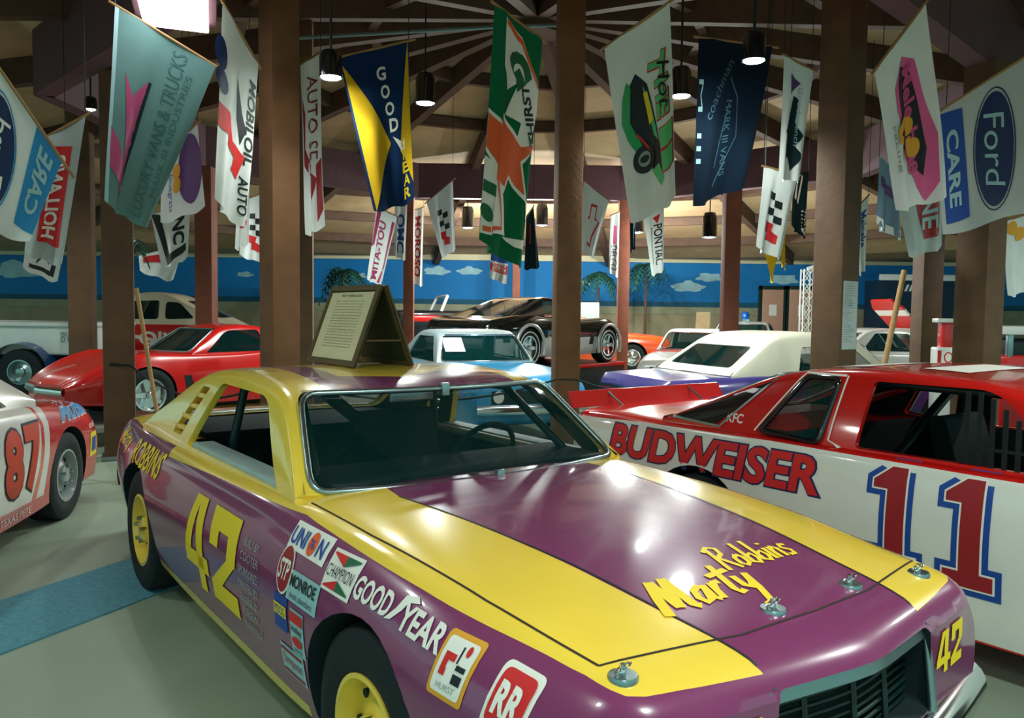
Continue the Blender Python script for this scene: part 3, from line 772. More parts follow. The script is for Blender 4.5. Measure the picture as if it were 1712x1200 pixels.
    # hand-lettered name on the hood
    SCR = {'M': (1.0, [[(0, 0), (.12, .5), (.3, 1.0)], [(.3, 1.0), (.42, .12)], [(.42, .12), (.68, 1.0)], [(.68, 1.0), (.78, .1), (.92, .0)]]),
           'a': (.58, [[(.44, .40), (.3, .5), (.12, .42), (.05, .2), (.15, .03), (.3, .08), (.44, .40)], [(.46, .5), (.42, .1), (.56, .0)]]), 'r': (.42, [[(.05, 0), (.12, .5)], [(.1, .3), (.22, .48), (.38, .46)]]),
           't': (.40, [[(.2, 1.0), (.12, .15), (.2, 0), (.34, .05)], [(-.18, .68), (.5, .74)]]), 'y': (.55, [[(.05, .5), (.08, .15), (.2, .05), (.35, .2), (.44, .5)], [(.44, .5), (.36, 0), (.2, -.45), (.0, -.5)]]),
           'R': (.66, [[(.1, 0), (.2, 1.0)], [(.0, .85), (.3, 1.02), (.55, .9), (.5, .65), (.2, .5)], [(.25, .5), (.62, 0)]]), 'o': (.48, [[(.25, .5), (.08, .38), (.06, .15), (.2, .02), (.36, .12), (.38, .36), (.25, .5)]]),
           'b': (.46, [[(.1, .98), (.05, .05)], [(.05, .1), (.25, .0), (.38, .2), (.3, .42), (.08, .35)]]), 'i': (.2, [[(.08, .5), (.06, 0)], [(.12, .66), (.11, .74)]]), 'n': (.46, [[(.05, 0), (.08, .5)], [(.07, .3), (.22, .5), (.34, .4), (.36, 0)]]), 's': (.42, [[(.36, .45), (.15, .5), (.08, .36), (.3, .2), (.26, .03), (.03, .04)]])}
    def script(word, x0, y0, wd, h, stroke):
        tot = sum(SCR[c][0] for c in word); k = wd/tot; x = 0
        for c in word:
            lay('brush_letter', [Ln([(x0+(x+p+.32*q)*k, y0+q*h) for p, q in st], stroke*(1.35 if c == 'M' else 1)) for st in SCR[c][1]], I_YEL, car, top, .003)
            x += SCR[c][0]
    script('Marty', -.405, -.735, .40, .165, .024); script('Robbins', -.03, -.625, .36, .15, .017)
    # door number
    def n4(cx, cy, w, h):
        o = [(-.5, -.12), (.0, .5), (.24, .5), (.24, -.10), (.42, -.10), (.42, -.26), (.24, -.26), (.24, -.5), (-.04, -.5), (-.04, -.26), (-.5, -.26)]
        pts = [(cx+a*w, cy+b*h) for a, b in o]
        a = [(-.22, -.10), (-.04, -.10), (-.04, .16)]
        return pts, a
    def fig4(cx, cy, w, h):
        P_ = lambda L: [(cx+a*w, cy+b*h) for a, b in L]
        return [Pg(P_([(-.5, -.28), (.46, -.28), (.46, -.10), (-.5, -.10)])), Pg(P_([(.02, -.5), (.28, -.5), (.28, .5), (.02, .5)])), Pg(P_([(-.5, -.12), (-.24, -.12), (.06, .5), (-.16, .5)]))]
    def fig2(cx, cy, w, h):
        P_ = lambda L: [(cx+a*w, cy+b*h) for a, b in L]
        return [Pg(P_([(-.5, .5), (.5, .5), (.5, .28), (-.5, .28)])), Pg(P_([(-.5, .3), (-.18, .3), (-.18, .10), (-.5, .10)])), Pg(P_([(.18, .3), (.5, .3), (.5, .02), (.18, .02)])),
                Pg(P_([(.18, .04), (.5, .04), (-.1, -.3), (-.5, -.3)])), Pg(P_([(-.5, -.28), (.5, -.28), (.5, -.5), (-.5, -.5)]))]
    lay('door_number', fig4(-1.60, .59, .36, .42) + fig2(-1.22, .60, .34, .40), I_YEL, car, side, .004)
    lay('lettering', [T('ROBBINS', -2.72, .80, .70, .135, bold=.02, shear=.25)], I_YEL, car, side, .004)
    lay('lettering', [T('Marty', -3.42, .81, .42, .13, bold=.01, shear=.35)], I_YEL, car, side, .004)
    for i, (w, t) in enumerate(((.16, 'BUILT BY'), (.20, 'COOTER'), (.22, 'SPONSORED'), (.22, 'PAINTED BY'), (.20, 'ENGINE BY'), (.17, 'CREW'), (.20, 'NASHVILLE'))):
        lay('lettering', [T(t, -.90, .74-.055*i, w, .033)], I_GREY, car, side, .004)
    # sponsor stickers on the fender
    def sticker(cx, cy, w, h, m, marks, r=.0, rot=0.0, border=None):
        c, s_ = math.cos(rot), math.sin(rot)
        f = lambda a, b, o: side(cx+a*c-b*s_, cy+a*s_+b*c, o)
        d = lay('sticker', [Rc(-w/2, -h/2, w/2, h/2, r)], border or m, car, f, .003, .05)
        if border: lay('sticker_field', [Rc(-w/2+.012, -h/2+.012, w/2-.012, h/2-.012, r)], m, d, f, .0045, .05)
        for nm, sh, mm, o in marks: lay(nm, sh, mm, d, f, .0045+.0015*o, .05)
        return d
    sticker(-.46, .845, .29, .085, I_WHITE, [('lettering', [T('UNI', -.075, 0, .115, .055, bold=.02)], I_BLUE, 1), ('lettering', [T('N', .095, 0, .05, .055, bold=.02)], I_BLUE, 1), ('emblem', [El(.028, 0, .030, .036)], I_ORANGE, 1), ('lettering', [T('76', .028, 0, .035, .028, bold=.02)], I_BLUE, 2)], rot=-.02)
    sticker(-.19, .808, .19, .12, I_WHITE, [*[('emblem', [Pg([(a*.082, b*.050), (0, b*.050), (0, b*.020), (a*.082, b*.045)])], I_RED if a < 0 else I_GREEN, 1) for a in (-1, 1) for b in (-1, 1)], ('lettering', [T('CHAMPION', 0, 0, .165, .034)], I_BLACK, 2)])
    d = lay('sticker', [El(-.565, .735, .062, .085)], I_WHITE, car, side, .003, .05)
    lay('sticker_field', [El(-.565, .735, .054, .077)], I_DRED, d, side, .0045); lay('lettering', [T('STP', -.565, .735, .085, .07, bold=.02, shear=.2)], I_WHITE, d, side, .006)
    sticker(-.40, .70, .24, .10, I_PALEB, [('lettering', [T('MONROE', 0, .018, .20, .04, bold=.02)], I_BLACK, 1), ('lettering', [T('shock absorbers', 0, -.028, .18, .02)], I_BLACK, 1)])
    sticker(-.565, .585, .115, .125, I_BLUE, [('lettering', [Rc(-.055, -.01, .055, .03)], I_YEL, 1), ('lettering', [T('MOOG', 0, .01, .09, .03)], I_BLUE, 2)])
    sticker(-.425, .55, .11, .155, I_PALEB, [('emblem', [Rc(-.05, .035, .05, .07)], I_RED, 1), ('lettering', [T('Holley', 0, .01, .085, .03, bold=.02)], I_BLACK, 1), ('emblem', [El(0, -.03, .042, .018)], I_RED, 1), ('lettering', [T('parts', 0, -.063, .07, .02)], I_BLACK, 1)])
    sticker(-.50, .415, .20, .11, I_PALEB, [('emblem', [Rc(-.09, .035, .09, .045), Rc(-.09, -.045, .09, -.035)], I_DRED, 1), ('lettering', [T('Simpson', 0, 0, .16, .05)], I_DRED, 1)])
    lay('lettering', [T('GOOD', .02, .80, .21, .065, bold=.03, rot=-.02)], I_WHITE, car, side, .004); lay('lettering', [T('YEAR', .285, .785, .21, .065, bold=.03, rot=-.06)], I_WHITE, car, side, .004)
    lay('emblem', [Pg([(.115, .765), (.15, .80), (.165, .835), (.215, .842), (.235, .828), (.19, .822), (.178, .80), (.145, .77)])], I_WHITE, car, side, .004)
    sticker(.455, .735, .135, .15, I_WHITE, [('emblem', [Pg([(-.04, -.01), (-.04, .03), (.0, .03), (.0, .014), (-.022, .014), (-.022, -.01)]), Rc(-.04, -.022, -.018, -.004), El(.03, .045, .008, .012)], I_RED, 1), ('emblem', [Rc(.012, -.03, .045, -.008), Rc(.012, .0, .045, .012), Rc(.006, .014, .012, .05)], I_BLACK, 1), ('lettering', [T('HURST', 0, -.045, .07, .014)], I_GREY, 1)], border=I_GOLD, r=.012, rot=-.05)
    sticker(.66, .71, .135, .165, I_WHITE, [('sticker_field', [Rc(-.055, -.05, .055, .07, .02)], I_RED, 1), ('lettering', [T('RR', 0, .01, .085, .07, bold=.04)], I_WHITE, 2), ('lettering', [T('RAYBESTOS', 0, -.066, .10, .016)], I_BLACK, 1)], r=.02, rot=-.08)
    # number on the head-lamp cover of the far side
    front = surf_map(bvh, (2.4, 0, 0), (0, 1, 0), (0, 0, 1), (-1, 0, 0))
    lay('number', fig4(.475, .645, .125, .13) + fig2(.59, .645, .10, .13), I_YEL, car, front, .004)
    lay('number', fig4(-.585, .645, .125, .13) + fig2(-.47, .645, .10, .13), I_YEL, car, front, .004)
    return car, gh, bvh, top
car42, gh42, bvh42, top42 = build_42()
# ---- folding sign standing on its roof
def roof_sign():
    M = Matrix.Translation((C42[0], C42[1], 0)) @ Matrix.Rotation(C42[2], 4, 'Z')
    z0 = 1.350; o = M @ Vector((-1.98, .02, z0))
    s = empty('folding_sign', o, C42[2], label='brown framed folding sign with typed sheet standing on the roof of car 42', cat='sign')
    wood = mat('sign_frame_wood', RGB(92, 74, 38), .6, vary=.15, scale=14); board = mat('sign_board', RGB(40, 52, 30), .75, vary=.1)
    paper = mat('typed_sheet', RGB(222, 210, 172), .8, vary=.04)
    L, Ht, sp = .30, .43, .17
    for sg in (-1, 1):
        # panel plane: u along ridge (x), v up the slope
        def pt(u, v, o_=0.0):
            t = v/Ht; n = Vector((0, sg*Ht, sp)).normalized()
            return Vector((u, sg*lerp(sp, .012, t), v)) + n*o_
        b = MB().prism([(-L, .0), (L, .0), (L, Ht), (-L, Ht)], -.006, .004, lambda a, b_, h: pt(a, b_, h)).build('panel', board, s)
        for (x0, x1, v0, v1) in ((-L, L, 0, .028), (-L, L, Ht-.028, Ht), (-L, -L+.028, .028, Ht-.028), (L-.028, L, .028, Ht-.028)):
            MB().prism([(x0, v0), (x1, v0), (x1, v1), (x0, v1)], -.008, .014, lambda a, b_, h: pt(a, b_, h)).build('frame_rail', wood, b)
        if sg == -1:
            MB().prism([(-L+.03, .032), (L-.03, .032), (L-.03, Ht-.035), (-L+.03, Ht-.035)], .004, .006, lambda a, b_, h: pt(a, b_, h)).build('typed_sheet', paper, b)
            f = lambda u, v, o_: pt(u, v, .006+o_)
            lay('lettering', [T('MARTY ROBBINS DODGE', 0, Ht-.055, .26, .013)], I_BLACK, b, f, .001)
            words = 'this stock car was raced by the singer at many speedways and was later restored to the way it looked when it ran'.split(); random.seed(3)
            rowsT = []
            for k in range(17):
                line = ' '.join(random.choice(words) for _ in range(8)); rowsT.append(T(line, 0, Ht-.085-k*.0155, .355, .0085))
            lay('lettering', rowsT, ink('typed_print', (120, 112, 90)), b, f, .001, step=1)
    MB().tube([(-L, -.10, .14), (-L, .10, .14)], .005, 6).build('brace', wood, s); MB().tube([(L, -.10, .14), (L, .10, .14)], .005, 6).build('brace', wood, s)
roof_sign()
# ================================================================ two more stock cars: number 11 and number 87
def stock_coupe(car, body_paint, roof_paint, roof_z=1.385, xfb=-.55, detail=True):
    rows = [(-4.08, .90, .88, .74, .80, .64, .74, .38), (-3.98, .965, .94, .80, .87, .64, .82, .32), (-3.4, .985, .955, .84, .91, .62, .87, .25), (-2.79, .985, .955, .86, .925, .60, .89, .22),
            (-2.0, .975, .95, .87, .92, .60, .89, .19), (-1.2, .97, .945, .87, .92, .60, .89, .18), (-.6, .98, .935, .85, .92, .60, .89, .19), (0, .945, .90, .83, .92, .60, .89, .22), (.5, .89, .85, .80, .90, .58, .86, .22), (.85, .79, .76, .74, .85, .50, .82, .20), (.95, .70, .68, .70, .80, .46, .78, .18)]
    body = body_object('body', rows, body_paint, car, [(0, .34, .38, .45), (-2.79, .345, .385, .45)], ((-2.3, -.74, .25), (-.95, .74, 1.3)), bow_f=.12, bow_r=.03, nx=64)
    gh = Cabin(xfb, xfb-.57, -2.30, -3.20, .955, roof_z, .83, .66, bowf=.14, bowr=.10, zrf=roof_z-.05, zrr=roof_z-.04, rnd=.26)
    roof = gh.shell('roof', roof_paint, car, .03)
    zt = roof_z-.075
    door = rounded([(-.80, .965), (-1.20, zt), (-1.80, zt), (-1.83, .965)], [.03, .10, .03, .03], 5)
    quarter = rounded([(-2.03, .965), (-1.99, zt), (-2.19, zt), (-2.41, .985)], .035, 4)
    gh.cut(roof, [door, quarter], (.985, roof_z-.08, .06, .06), (1.0, roof_z-.09, .14, .06))
    smooth_by(roof, 38)
    gh.pane('windshield', 'f', M_GLASS, car); gh.pane('rear_window', 'r', M_GLASSD, car); gh.trim('rear_window_trim', 'r', M_STEEL, car, .01)
    for x in (0, -2.79):
        for sg in (-1, 1): wheel(car, x, sg*.885, .34, .24, M_GREY, 'steel', .58, detail=detail)
    cage = mat('black_roll_cage', RGB(14, 36, 38), .4, vary=.05)
    for y in (-.6, .6):
        MB().tube([(-1.95, y, .25), (-1.95, y, 1.0), (-1.9, y*.92, roof_z-.09)], .03, 8).build('roll_bar', cage, car, 60)
        MB().tube([(-1.9, y*.92, roof_z-.09), (-1.15, y*.95, roof_z-.1), (-.75, y*1.1, .98)], .024, 8).build('roll_bar', cage, car, 60)
    MB().tube([(-1.95, -.6, .6), (-1.9, .5, roof_z-.1)], .03, 8).build('roll_bar', cage, car, 60)
    bucket_seat(car, -1.5, .32, M_DARK); bevelbox('dashboard', (-1.05, -.72, .84), (-.65, .72, .96), M_DARK, car, .03)
    return body, roof, gh, quarter, door
def build_11():
    wx = C42[0]+1.69*math.cos(C42[2])-2.75*math.sin(C42[2]); wy = C42[1]+1.69*math.sin(C42[2])+2.75*math.cos(C42[2])
    car = empty('stock_car', (wx, wy, 0), C42[2], label='red and white stock car number 11 with a large beer name along its side', cat='race car')
    RED = RGB(200, 22, 20); WHI = RGB(222, 224, 216)
    bp = mat('red_and_white_paint', RED, .22, coat=.8, vary=.03, layers=[(WHI, lambda x, y, z: (z < x.curve([(-4.1, .90), (-3.3, .935), (-2.3, .945), (-.5, .925), (.9, .80)])) & (z > .19) & (y.abs() > .55))])
    rp = mat('red_roof_paint', RED, .2, coat=.8, vary=.02)
    body, roof, gh, quarter, door = stock_coupe(car, bp, rp)
    for sg in (-1, 1):     # quarter windows: black rubber frame, pane, chrome line
        pts = [Vector((x, sg*(gh.w(z)+.004), z)) for x, z in quarter]
        MB().tube(pts, .016, 6, closed=True).build('window_frame', M_BLKP, car, 60)
        MB().add([Vector((x, sg*(gh.w(z)-.02), z)) for x, z in quarter], [tuple(range(len(quarter)))]).build('quarter_window', M_GLASS, car)
    bvh = bvh_of([body, roof])
    side = surf_map(bvh, (0, -2.2, 0), (1, 0, 0), (0, 0, 1), (0, 1, 0)); top = surf_map(bvh, (0, 0, 2.5), (0, 1, 0), (-1, 0, 0), (0, 0, -1))
    lay('rear_side_glass', [Pg(rounded([(-3.06, 1.0), (-2.72, .985), (-2.40, 1.27)], .012))], M_GLASSD, car, side, .005)
    lay('rear_glass_edge', [Ln([(-3.12, 1.0), (-2.70, .975), (-2.39, 1.28)], .014)], M_STEEL, car, side, .007)
    # spoiler on the tail
    sp = MB().prism([(-4.04, .95), (-4.09, 1.07), (-4.075, 1.07), (-4.0, .955)], -.84, .84, lambda a, b, h: (a, h, b)).build('spoiler', M_RED, car)
    for y in (-.45, .45): MB().tube([(-3.9, y, .96), (-4.06, y, 1.05)], .008, 6).build('spoiler_brace', M_STEEL, sp)
    # lettering with blue outline
    def out_text(nm, s_, cx, cz, w, h, **k):
        lay(nm+'_outline', [T(s_, cx, cz, w*1.012, h*1.05, bold=.062, **k)], I_NAVY, car, side, .003)
        lay(nm, [T(s_, cx, cz, w*.99, h*.96, bold=.035, **k)], I_RED, car, side, .0055)
    out_text('lettering', 'BUDWEISER', -2.76, .80, 1.62, .215, shear=.10)
    def one(cx, cz, w, h):
        o = [(-.16, .28), (-.46, .28), (-.46, .36), (-.10, .5), (.22, .5), (.22, -.36), (.46, -.36), (.46, -.5), (-.46, -.5), (-.46, -.36), (-.16, -.36)]
        return Pg([(cx+a*w, cz+b*h) for a, b in o])
    for x in (-1.55, -1.20):
        s_ = one(x, .67, .24, .49)
        d = lay('door_number', [outline(s_, .036)], I_BLUE, car, side, .003); lay('number_edge', [outline(s_, .009)], I_WHITE, d, side, .005); lay('number_face', [s_], I_DRED, d, side, .007)
    lay('lettering', [T('KFC', -2.60, 1.035, .115, .055, bold=.02)], I_WHITE, car, side, .004)
    lay('pin_stripe', [Ln([(-2.45, .98), (-2.21, 1.325), (-1.96, 1.325)], .010)], I_WHITE, car, side, .006); lay('pin_stripe', [Ln([(-1.95, 1.325), (-1.98, .985), (-1.90, .955)], .010)], I_WHITE, car, side, .006)
    lay('lettering', [T('ZEREX', -.80, .89, .16, .05)], I_RED, car, side, .004)
    for x in (-2.12, -1.58): lay('roof_number', [Rc(-.40, -x-.12, .34, -x+.12)], I_WHITE, car, top, .003)
    # window net of black straps in the door window, fire-red inner panels
    net = mat('black_webbing', RGB(5, 18, 20), .8, vary=.05)
    zt = 1.285
    for k in range(9):
        x = -1.28+.055*k; z1 = min(zt, lerp(zt, .965, max(0, (x+1.20)/.40)))
        MB().box((x-.011, -.80, .955), (x+.011, -.795, z1+.02)).build('net_strap', net, car)
    for k in range(1): MB().box((-1.30, -.802, 1.04), (-.82, -.797, 1.055)).build('net_strap', net, car)
    MB().prism([(-2.75, .985), (-2.30, .985), (-2.40, 1.07), (-2.70, 1.06)], -.7, .1, lambda a, b, h: (a, h, b)).build('parcel_shelf', M_RED, car)
    MB().tube([(-2.7, .35, 1.0), (-2.0, .0, 1.22)], .02, 8).build('roll_bar', M_RED, car, 60)
    return car
build_11()
def build_87():
    car = empty('stock_car', (-4.33, 6.18, 0), math.radians(98), label='white and orange stock car number 87 with a red nose', cat='race car')
    W = RGB(226, 224, 214); R = RGB(196, 26, 24); O = RGB(214, 66, 26)
    bp = mat('white_red_orange_paint', W, .25, coat=.7, vary=.04, layers=[
        (R, lambda x, y, z: x > z.curve([(.2, -.50), (.5, -.42), (.8, -.36), (1.0, -.42)])),
        (O, lambda x, y, z: (x > z.curve([(.2, -.72), (.5, -.57), (.8, -.50), (1.0, -.60)])) & (x < z.curve([(.2, -.64), (.5, -.51), (.8, -.45), (1.0, -.55)]))),
        (R, lambda x, y, z: z < .29)])
    rp = mat('white_red_orange_roof_paint', W, .25, coat=.7, vary=.04, layers=[(O, lambda x, y, z: (y.abs() < .56) & (y.abs() > .50) & (z > 1.0))])
    body, roof, gh, quarter, door = stock_coupe(car, bp, rp, 1.32, xfb=-.36)
    gl = mat('painted_red_window', RGB(178, 44, 44), .12, vary=.03, coat=.5)  # opaque red panes; dash red reflecting in the windshield is put into the colour
    for sg in (-1, 1):
        MB().add([Vector((x, sg*(gh.w(z)-.012), z)) for x, z in quarter], [tuple(range(len(quarter)))]).build('quarter_window', gl, car)
    MB().grid(10, 4, lambda u, v: gh.screen(lerp(-.70, .70, u)*lerp(1, .85, v), lerp(.985, 1.25, v), -.004)).build('windshield_dash_red', gl, car, 60)
    bvh = bvh_of([body, roof]); side = surf_map(bvh, (0, -2.2, 0), (1, 0, 0), (0, 0, 1), (0, 1, 0))
    for i, ch in enumerate('87'):
        lay('door_number', [T(ch, -.955+.30*i, .60, .29, .50, bold=.075)], I_BLACK, car, side, .003); lay('door_number', [T(ch, -.955+.30*i, .60, .265, .46, bold=.05)], ink('orange_red_print', (206, 62, 26)), car, side, .0055)
    lay('lettering', [T('Mutes', .20, .835, .66, .15, bold=.05, shear=.3)], I_WHITE, car, side, .003); lay('lettering', [T('Mutes', .20, .835, .64, .135, bold=.03, shear=.3)], I_CYAN, car, side, .0055)
    d = lay('sticker', [Rc(.46, .40, .68, .60)], I_YEL, car, side, .003); lay('sticker_field', [Rc(.50, .44, .64, .56)], I_BLUE, d, side, .005)
    lay('lettering', [T('BONNET', .56, .66, .22, .04)], I_WHITE, car, side, .004); lay('lettering', [T('TEXAS PETE', -.9, .235, .45, .05)], I_WHITE, car, side, .004)
    MB().prism([(-4.04, .95), (-4.10, 1.06), (-4.085, 1.06), (-4.0, .955)], -.84, .84, lambda a, b, h: (a, h, b)).build('spoiler', M_RED, car)
    return car
build_87()
# ================================================================ cars further back in the hall
def platform(name_label, cx, cy, rz, lx, ly, h, m):
    o = empty('display_platform', (cx, cy, 0), rz, label=name_label, cat='platform')
    bevelbox('deck', (-lx/2, -ly/2, 0), (lx/2, ly/2, h), m, o, .01)
    for s_ in (-1, 1): bevelbox('edge_strip', (-lx/2-.01, s_*ly/2-.02, h-.06), (lx/2+.01, s_*ly/2+.02, h+.005), M_RED if h > .5 else M_WHITE, o, .006)
    return o
def vette(x, y, z, rz, paint, label, rim, roofp, flare=None, lettered=True):
    car = empty('sports_car', (x, y, z), rz, label=label, cat='car')
    rows = [(-3.42, .66, .68, .62, .70, .56, .62, .34), (-3.30, .78, .79, .70, .78, .56, .72, .28), (-2.95, .84, .86, .76, .86, .55, .80, .22), (-2.45, .86, .90, .78, .90, .54, .84, .20), (-1.8, .83, .845, .76, .83, .52, .80, .17), (-1.1, .82, .81, .75, .82, .50, .80, .17),
            (-.6, .83, .82, .75, .84, .50, .81, .18), (0, .79, .86, .76, .89, .52, .83, .2), (.45, .70, .77, .72, .85, .50, .78, .22), (.85, .58, .60, .62, .72, .44, .68, .24), (1.0, .48, .49, .52, .60, .42, .58, .28)]
    body = body_object('body', rows, paint, car, [(0, .33, .365, .45), (-2.49, .335, .37, .45)], ((-1.95, -.62, .3), (-.85, .62, 1.1)), bow_f=.18, bow_r=.08, nx=48)
    gh = Cabin(-.62, -1.22, -1.72, -2.95, .81, 1.22, .70, .50, bowf=.16, bowr=.12, zrf=1.18, zrr=1.19, rnd=.25)
    roof = gh.shell('roof', roofp, car, .03)
    gh.cut(roof, [rounded([(-.86, .835), (-1.22, 1.13), (-1.72, 1.14), (-1.80, .84)], [.03, .1, .05, .03], 4)], (.85, 1.15, .06, .05), (.86, 1.14, .10, .06))
    smooth_by(roof, 38)
    gh.pane('windshield', 'f', M_GLASSD, car); gh.pane('rear_window', 'r', M_GLASSD, car); gh.trim('windshield_trim', 'f', M_STEEL, car, .012)
    for sg in (-1, 1):
        q = [(-.86, .835), (-1.22, 1.13), (-1.72, 1.14), (-1.80, .84)]
        MB().add([Vector((a, sg*(gh.w(b)-.015), b)) for a, b in q], [(0, 1, 2, 3)]).build('door_window', M_GLASSD if flare is None else M_GLASS, car)
    for wx in (0, -2.49):
        for sg in (-1, 1):
            wheel(car, wx, sg*.87, .335, .22, rim, 'five', .60, white=lettered, detail=True)
            if flare: MB().tube([(wx+.39*math.cos(a), sg*.895, .335+.39*math.sin(a)) for a in [lerp(-.35, PI+.35, k/20) for k in range(21)]], .03, 8).build('arch_flare', flare, car, 60)
    bvh = bvh_of([body])
    for sg in (-1, 1):
        sd_ = surf_map(bvh, (0, sg*2.0, 0), (1, 0, 0), (0, 0, 1), (0, -sg, 0))
        lay('fender_vent', [Pg([(-.62, .36), (-.50, .36), (-.46, .56), (-.56, .56)])], M_DARK, car, sd_, .004)
        lay('side_marker', [Rc(-3.12, .44, -2.98, .50)], M_GRILL, car, sd_, .004)
    bevelbox('rear_bumper', (-3.45, -.6, .40), (-3.36, .6, .54), paint, car, .02)
    MB().grid(12, 4, lambda u, v: (1.0-.10*abs(lerp(-.6, .6, u))*1.5+.04*math.cos(lerp(-1.5, 1.5, v)), lerp(-.6, .6, u), .40+.05*math.sin(lerp(-1.5, 1.5, v)))).build('front_bumper', M_CHROME, car, 60)
    for sg in (-1, 1): MB().lathe([(0, .02), (.04, .015), (.05, 0)], 12, Matrix.Translation((-3.43, sg*.35, .60)) @ Matrix.Rotation(-PI/2, 4, 'Y')).build('tail_lamp', I_RED, car)
    return car, gh, bvh
blk = mat('black_over_silver_paint', RGB(10, 16, 18), .10, coat=.9, vary=.02, layers=[(RGB(168, 172, 172), lambda x, y, z: z < .50)])
M_SILV = mat('silver_paint', RGB(176, 180, 180), .3, metal=.5, coat=.5, vary=.03)
vette(1.15, 16.13, .72, math.radians(51.7), blk, 'black over silver sports car with fastback rear window on a raised platform', M_CHROME, M_BLKP, M_SILV)
platform('tall dark display platform edged in red under the black sports car', .42, 15.21, math.radians(51.7), 3.36, 1.88, .72, M_GRILL)
vette(-5.2, 10.8, .22, math.radians(229), M_RED, 'glossy red sports car with dark windshield behind the thick post', M_CHROME, M_RED, None, False)
platform('low white edged display platform under the red sports car', -4.42, 11.71, math.radians(229), 4.9, 2.0, .22, mat('platform_grey', RGB(120, 126, 118), .7, vary=.08))

def coupe70(x, y, z, rz, paint, roofp, label, soft=False, name='classic_car', rim=None, opts=()):
    car = empty(name, (x, y, z), rz, label=label, cat='car')
    rows = [(-4.15, .78, .77, .70, .76, .60, .70, .40), (-4.05, .90, .88, .80, .87, .62, .80, .34), (-3.4, .935, .91, .84, .92, .62, .86, .26), (-2.85, .94, .93, .86, .95, .60, .88, .22), (-2.0, .93, .91, .86, .94, .60, .88, .2), (-.8, .95, .90, .85, .94, .60, .88, .2), (0, .92, .88, .83, .94, .60, .88, .22), (.6, .88, .84, .80, .91, .58, .85, .26), (.95, .82, .79, .76, .86, .55, .80, .32), (1.02, .70, .69, .72, .80, .54, .76, .36)]
    body = body_object('body', rows, paint, car, [(0, .34, .375, .45), (-2.85, .34, .375, .45)], ((-2.4, -.74, .3), (-.95, .74, 1.2)), bow_f=.06, bow_r=.05, nx=44)
    if soft: gh = Cabin(-.75, -1.30, -2.50, -3.25, .92, 1.46, .84, .68, bowf=.12, bowr=.06, zrf=1.39, zrr=1.42, rnd=.2)
    else: gh = Cabin(-.75, -1.25, -2.20, -2.95, .92, 1.37, .80, .63, bowf=.13, bowr=.08, rnd=.22)
    roof = gh.shell('soft_top' if soft else 'roof', roofp, car, .03)
    if soft: sw = [(-.95, .94), (-1.36, 1.27), (-2.15, 1.27), (-2.25, .94)]
    else: sw = [(-.95, .94), (-1.33, 1.27), (-2.1, 1.27), (-2.45, .95)]
    gh.cut(roof, [rounded(sw, .04, 4)], (.96, 1.29, .06, .05), (1.02, 1.27, .16 if soft else .1, .05))
    smooth_by(roof, 38)
    gh.pane('windshield', 'f', M_GLASS, car); gh.trim('windshield_trim', 'f', M_CHROME, car, .013); gh.pane('rear_window', 'r', M_GLASSD, car)
    if not soft: gh.trim('rear_window_trim', 'r', M_CHROME, car, .012)
    for sg in (-1, 1): MB().add([Vector((a, sg*(gh.w(b)-.015), b)) for a, b in sw], [(0, 1, 2, 3)]).build('door_window', M_GLASS, car)
    for wx in (0, -2.85):
        for sg in (-1, 1): wheel(car, wx, sg*.90, .33, .2, rim or M_CHROME, 'steel', .6, detail=False)
    for xx, hw, s_ in ((1.04, .82, 1), (-4.17, .82, -1)):
        MB().grid(12, 5, lambda u, v: (xx+s_*(.06*math.cos(lerp(-1.5, 1.5, v))-.05*abs(lerp(-1, 1, u))), lerp(-hw, hw, u), .48+.06*math.sin(lerp(-1.5, 1.5, v)))).build('front_bumper' if s_ > 0 else 'rear_bumper', M_CHROME, car, 60)
    bvh = bvh_of([body, roof])
    rear = surf_map(bvh, (-6, 0, 0), (0, -1, 0), (0, 0, 1), (1, 0, 0)); front = surf_map(bvh, (4, 0, 0), (0, 1, 0), (0, 0, 1), (-1, 0, 0))
    lay('tail_panel', [Rc(-.70, .60, .70, .76, .02)], M_GRILL, car, rear, .004)
    for s_ in (-1, 1): lay('tail_lamp', [Rc(s_*.45-.2, .63, s_*.45+.2, .73, .02)], I_MAROON, car, rear, .007)
    lay('license_plate', [Rc(-.15, .63, .15, .74)], I_GREY, car, rear, .009)
    lay('grille', [Rc(-.6, .55, .6, .70, .02)], M_GRILL, car, front, .004)
    for s_ in (-1, 1): lay('head_lamp', [El(s_*.50, .63, .075, .07)], I_WHITE, car, front, .007)
    bucket_seat(car, -1.7, .35, M_DARK); bucket_seat(car, -1.7, -.35, M_DARK); bevelbox('dashboard', (-1.15, -.72, .80), (-.8, .72, .93), M_DARK, car, .03)
    top = surf_map(bvh, (0, 0, 2.5), (0, 1, 0), (-1, 0, 0), (0, 0, -1))
    lay('panel_seam', [Ln([(-.62, 3.98), (-.62, 3.28), (.62, 3.28), (.62, 3.98)], .012)], seam_m, car, top, .003)
    return car, gh, bvh
seam_m = mat('panel_gap', RGB(46, 34, 30), .8, vary=0)
c_, g_, b_ = coupe70(-.08, 10.5, 0, math.radians(-66), P('sky_blue_paint', (58, 150, 198)), mat('silver_grey_roof', RGB(150, 168, 172), .35, coat=.4, vary=.03), 'sky blue hardtop car parked between car 42 and the black sports car')
c_.scale = (.84, .90, 1.03)
MB().grid(4, 4, lambda u, v: g_.screen(lerp(-.62, -.32, u), lerp(1.08, 1.26, v), -.002)).build('window_card', I_WHITE, c_)
coupe70(5.25, 11.42, 0, math.radians(21.5), P('plum_blue_paint', (66, 60, 128)), mat('white_vinyl_top', RGB(232, 228, 208), .65, vary=.03), 'purple convertible with raised white soft top', soft=True, name='convertible_car')
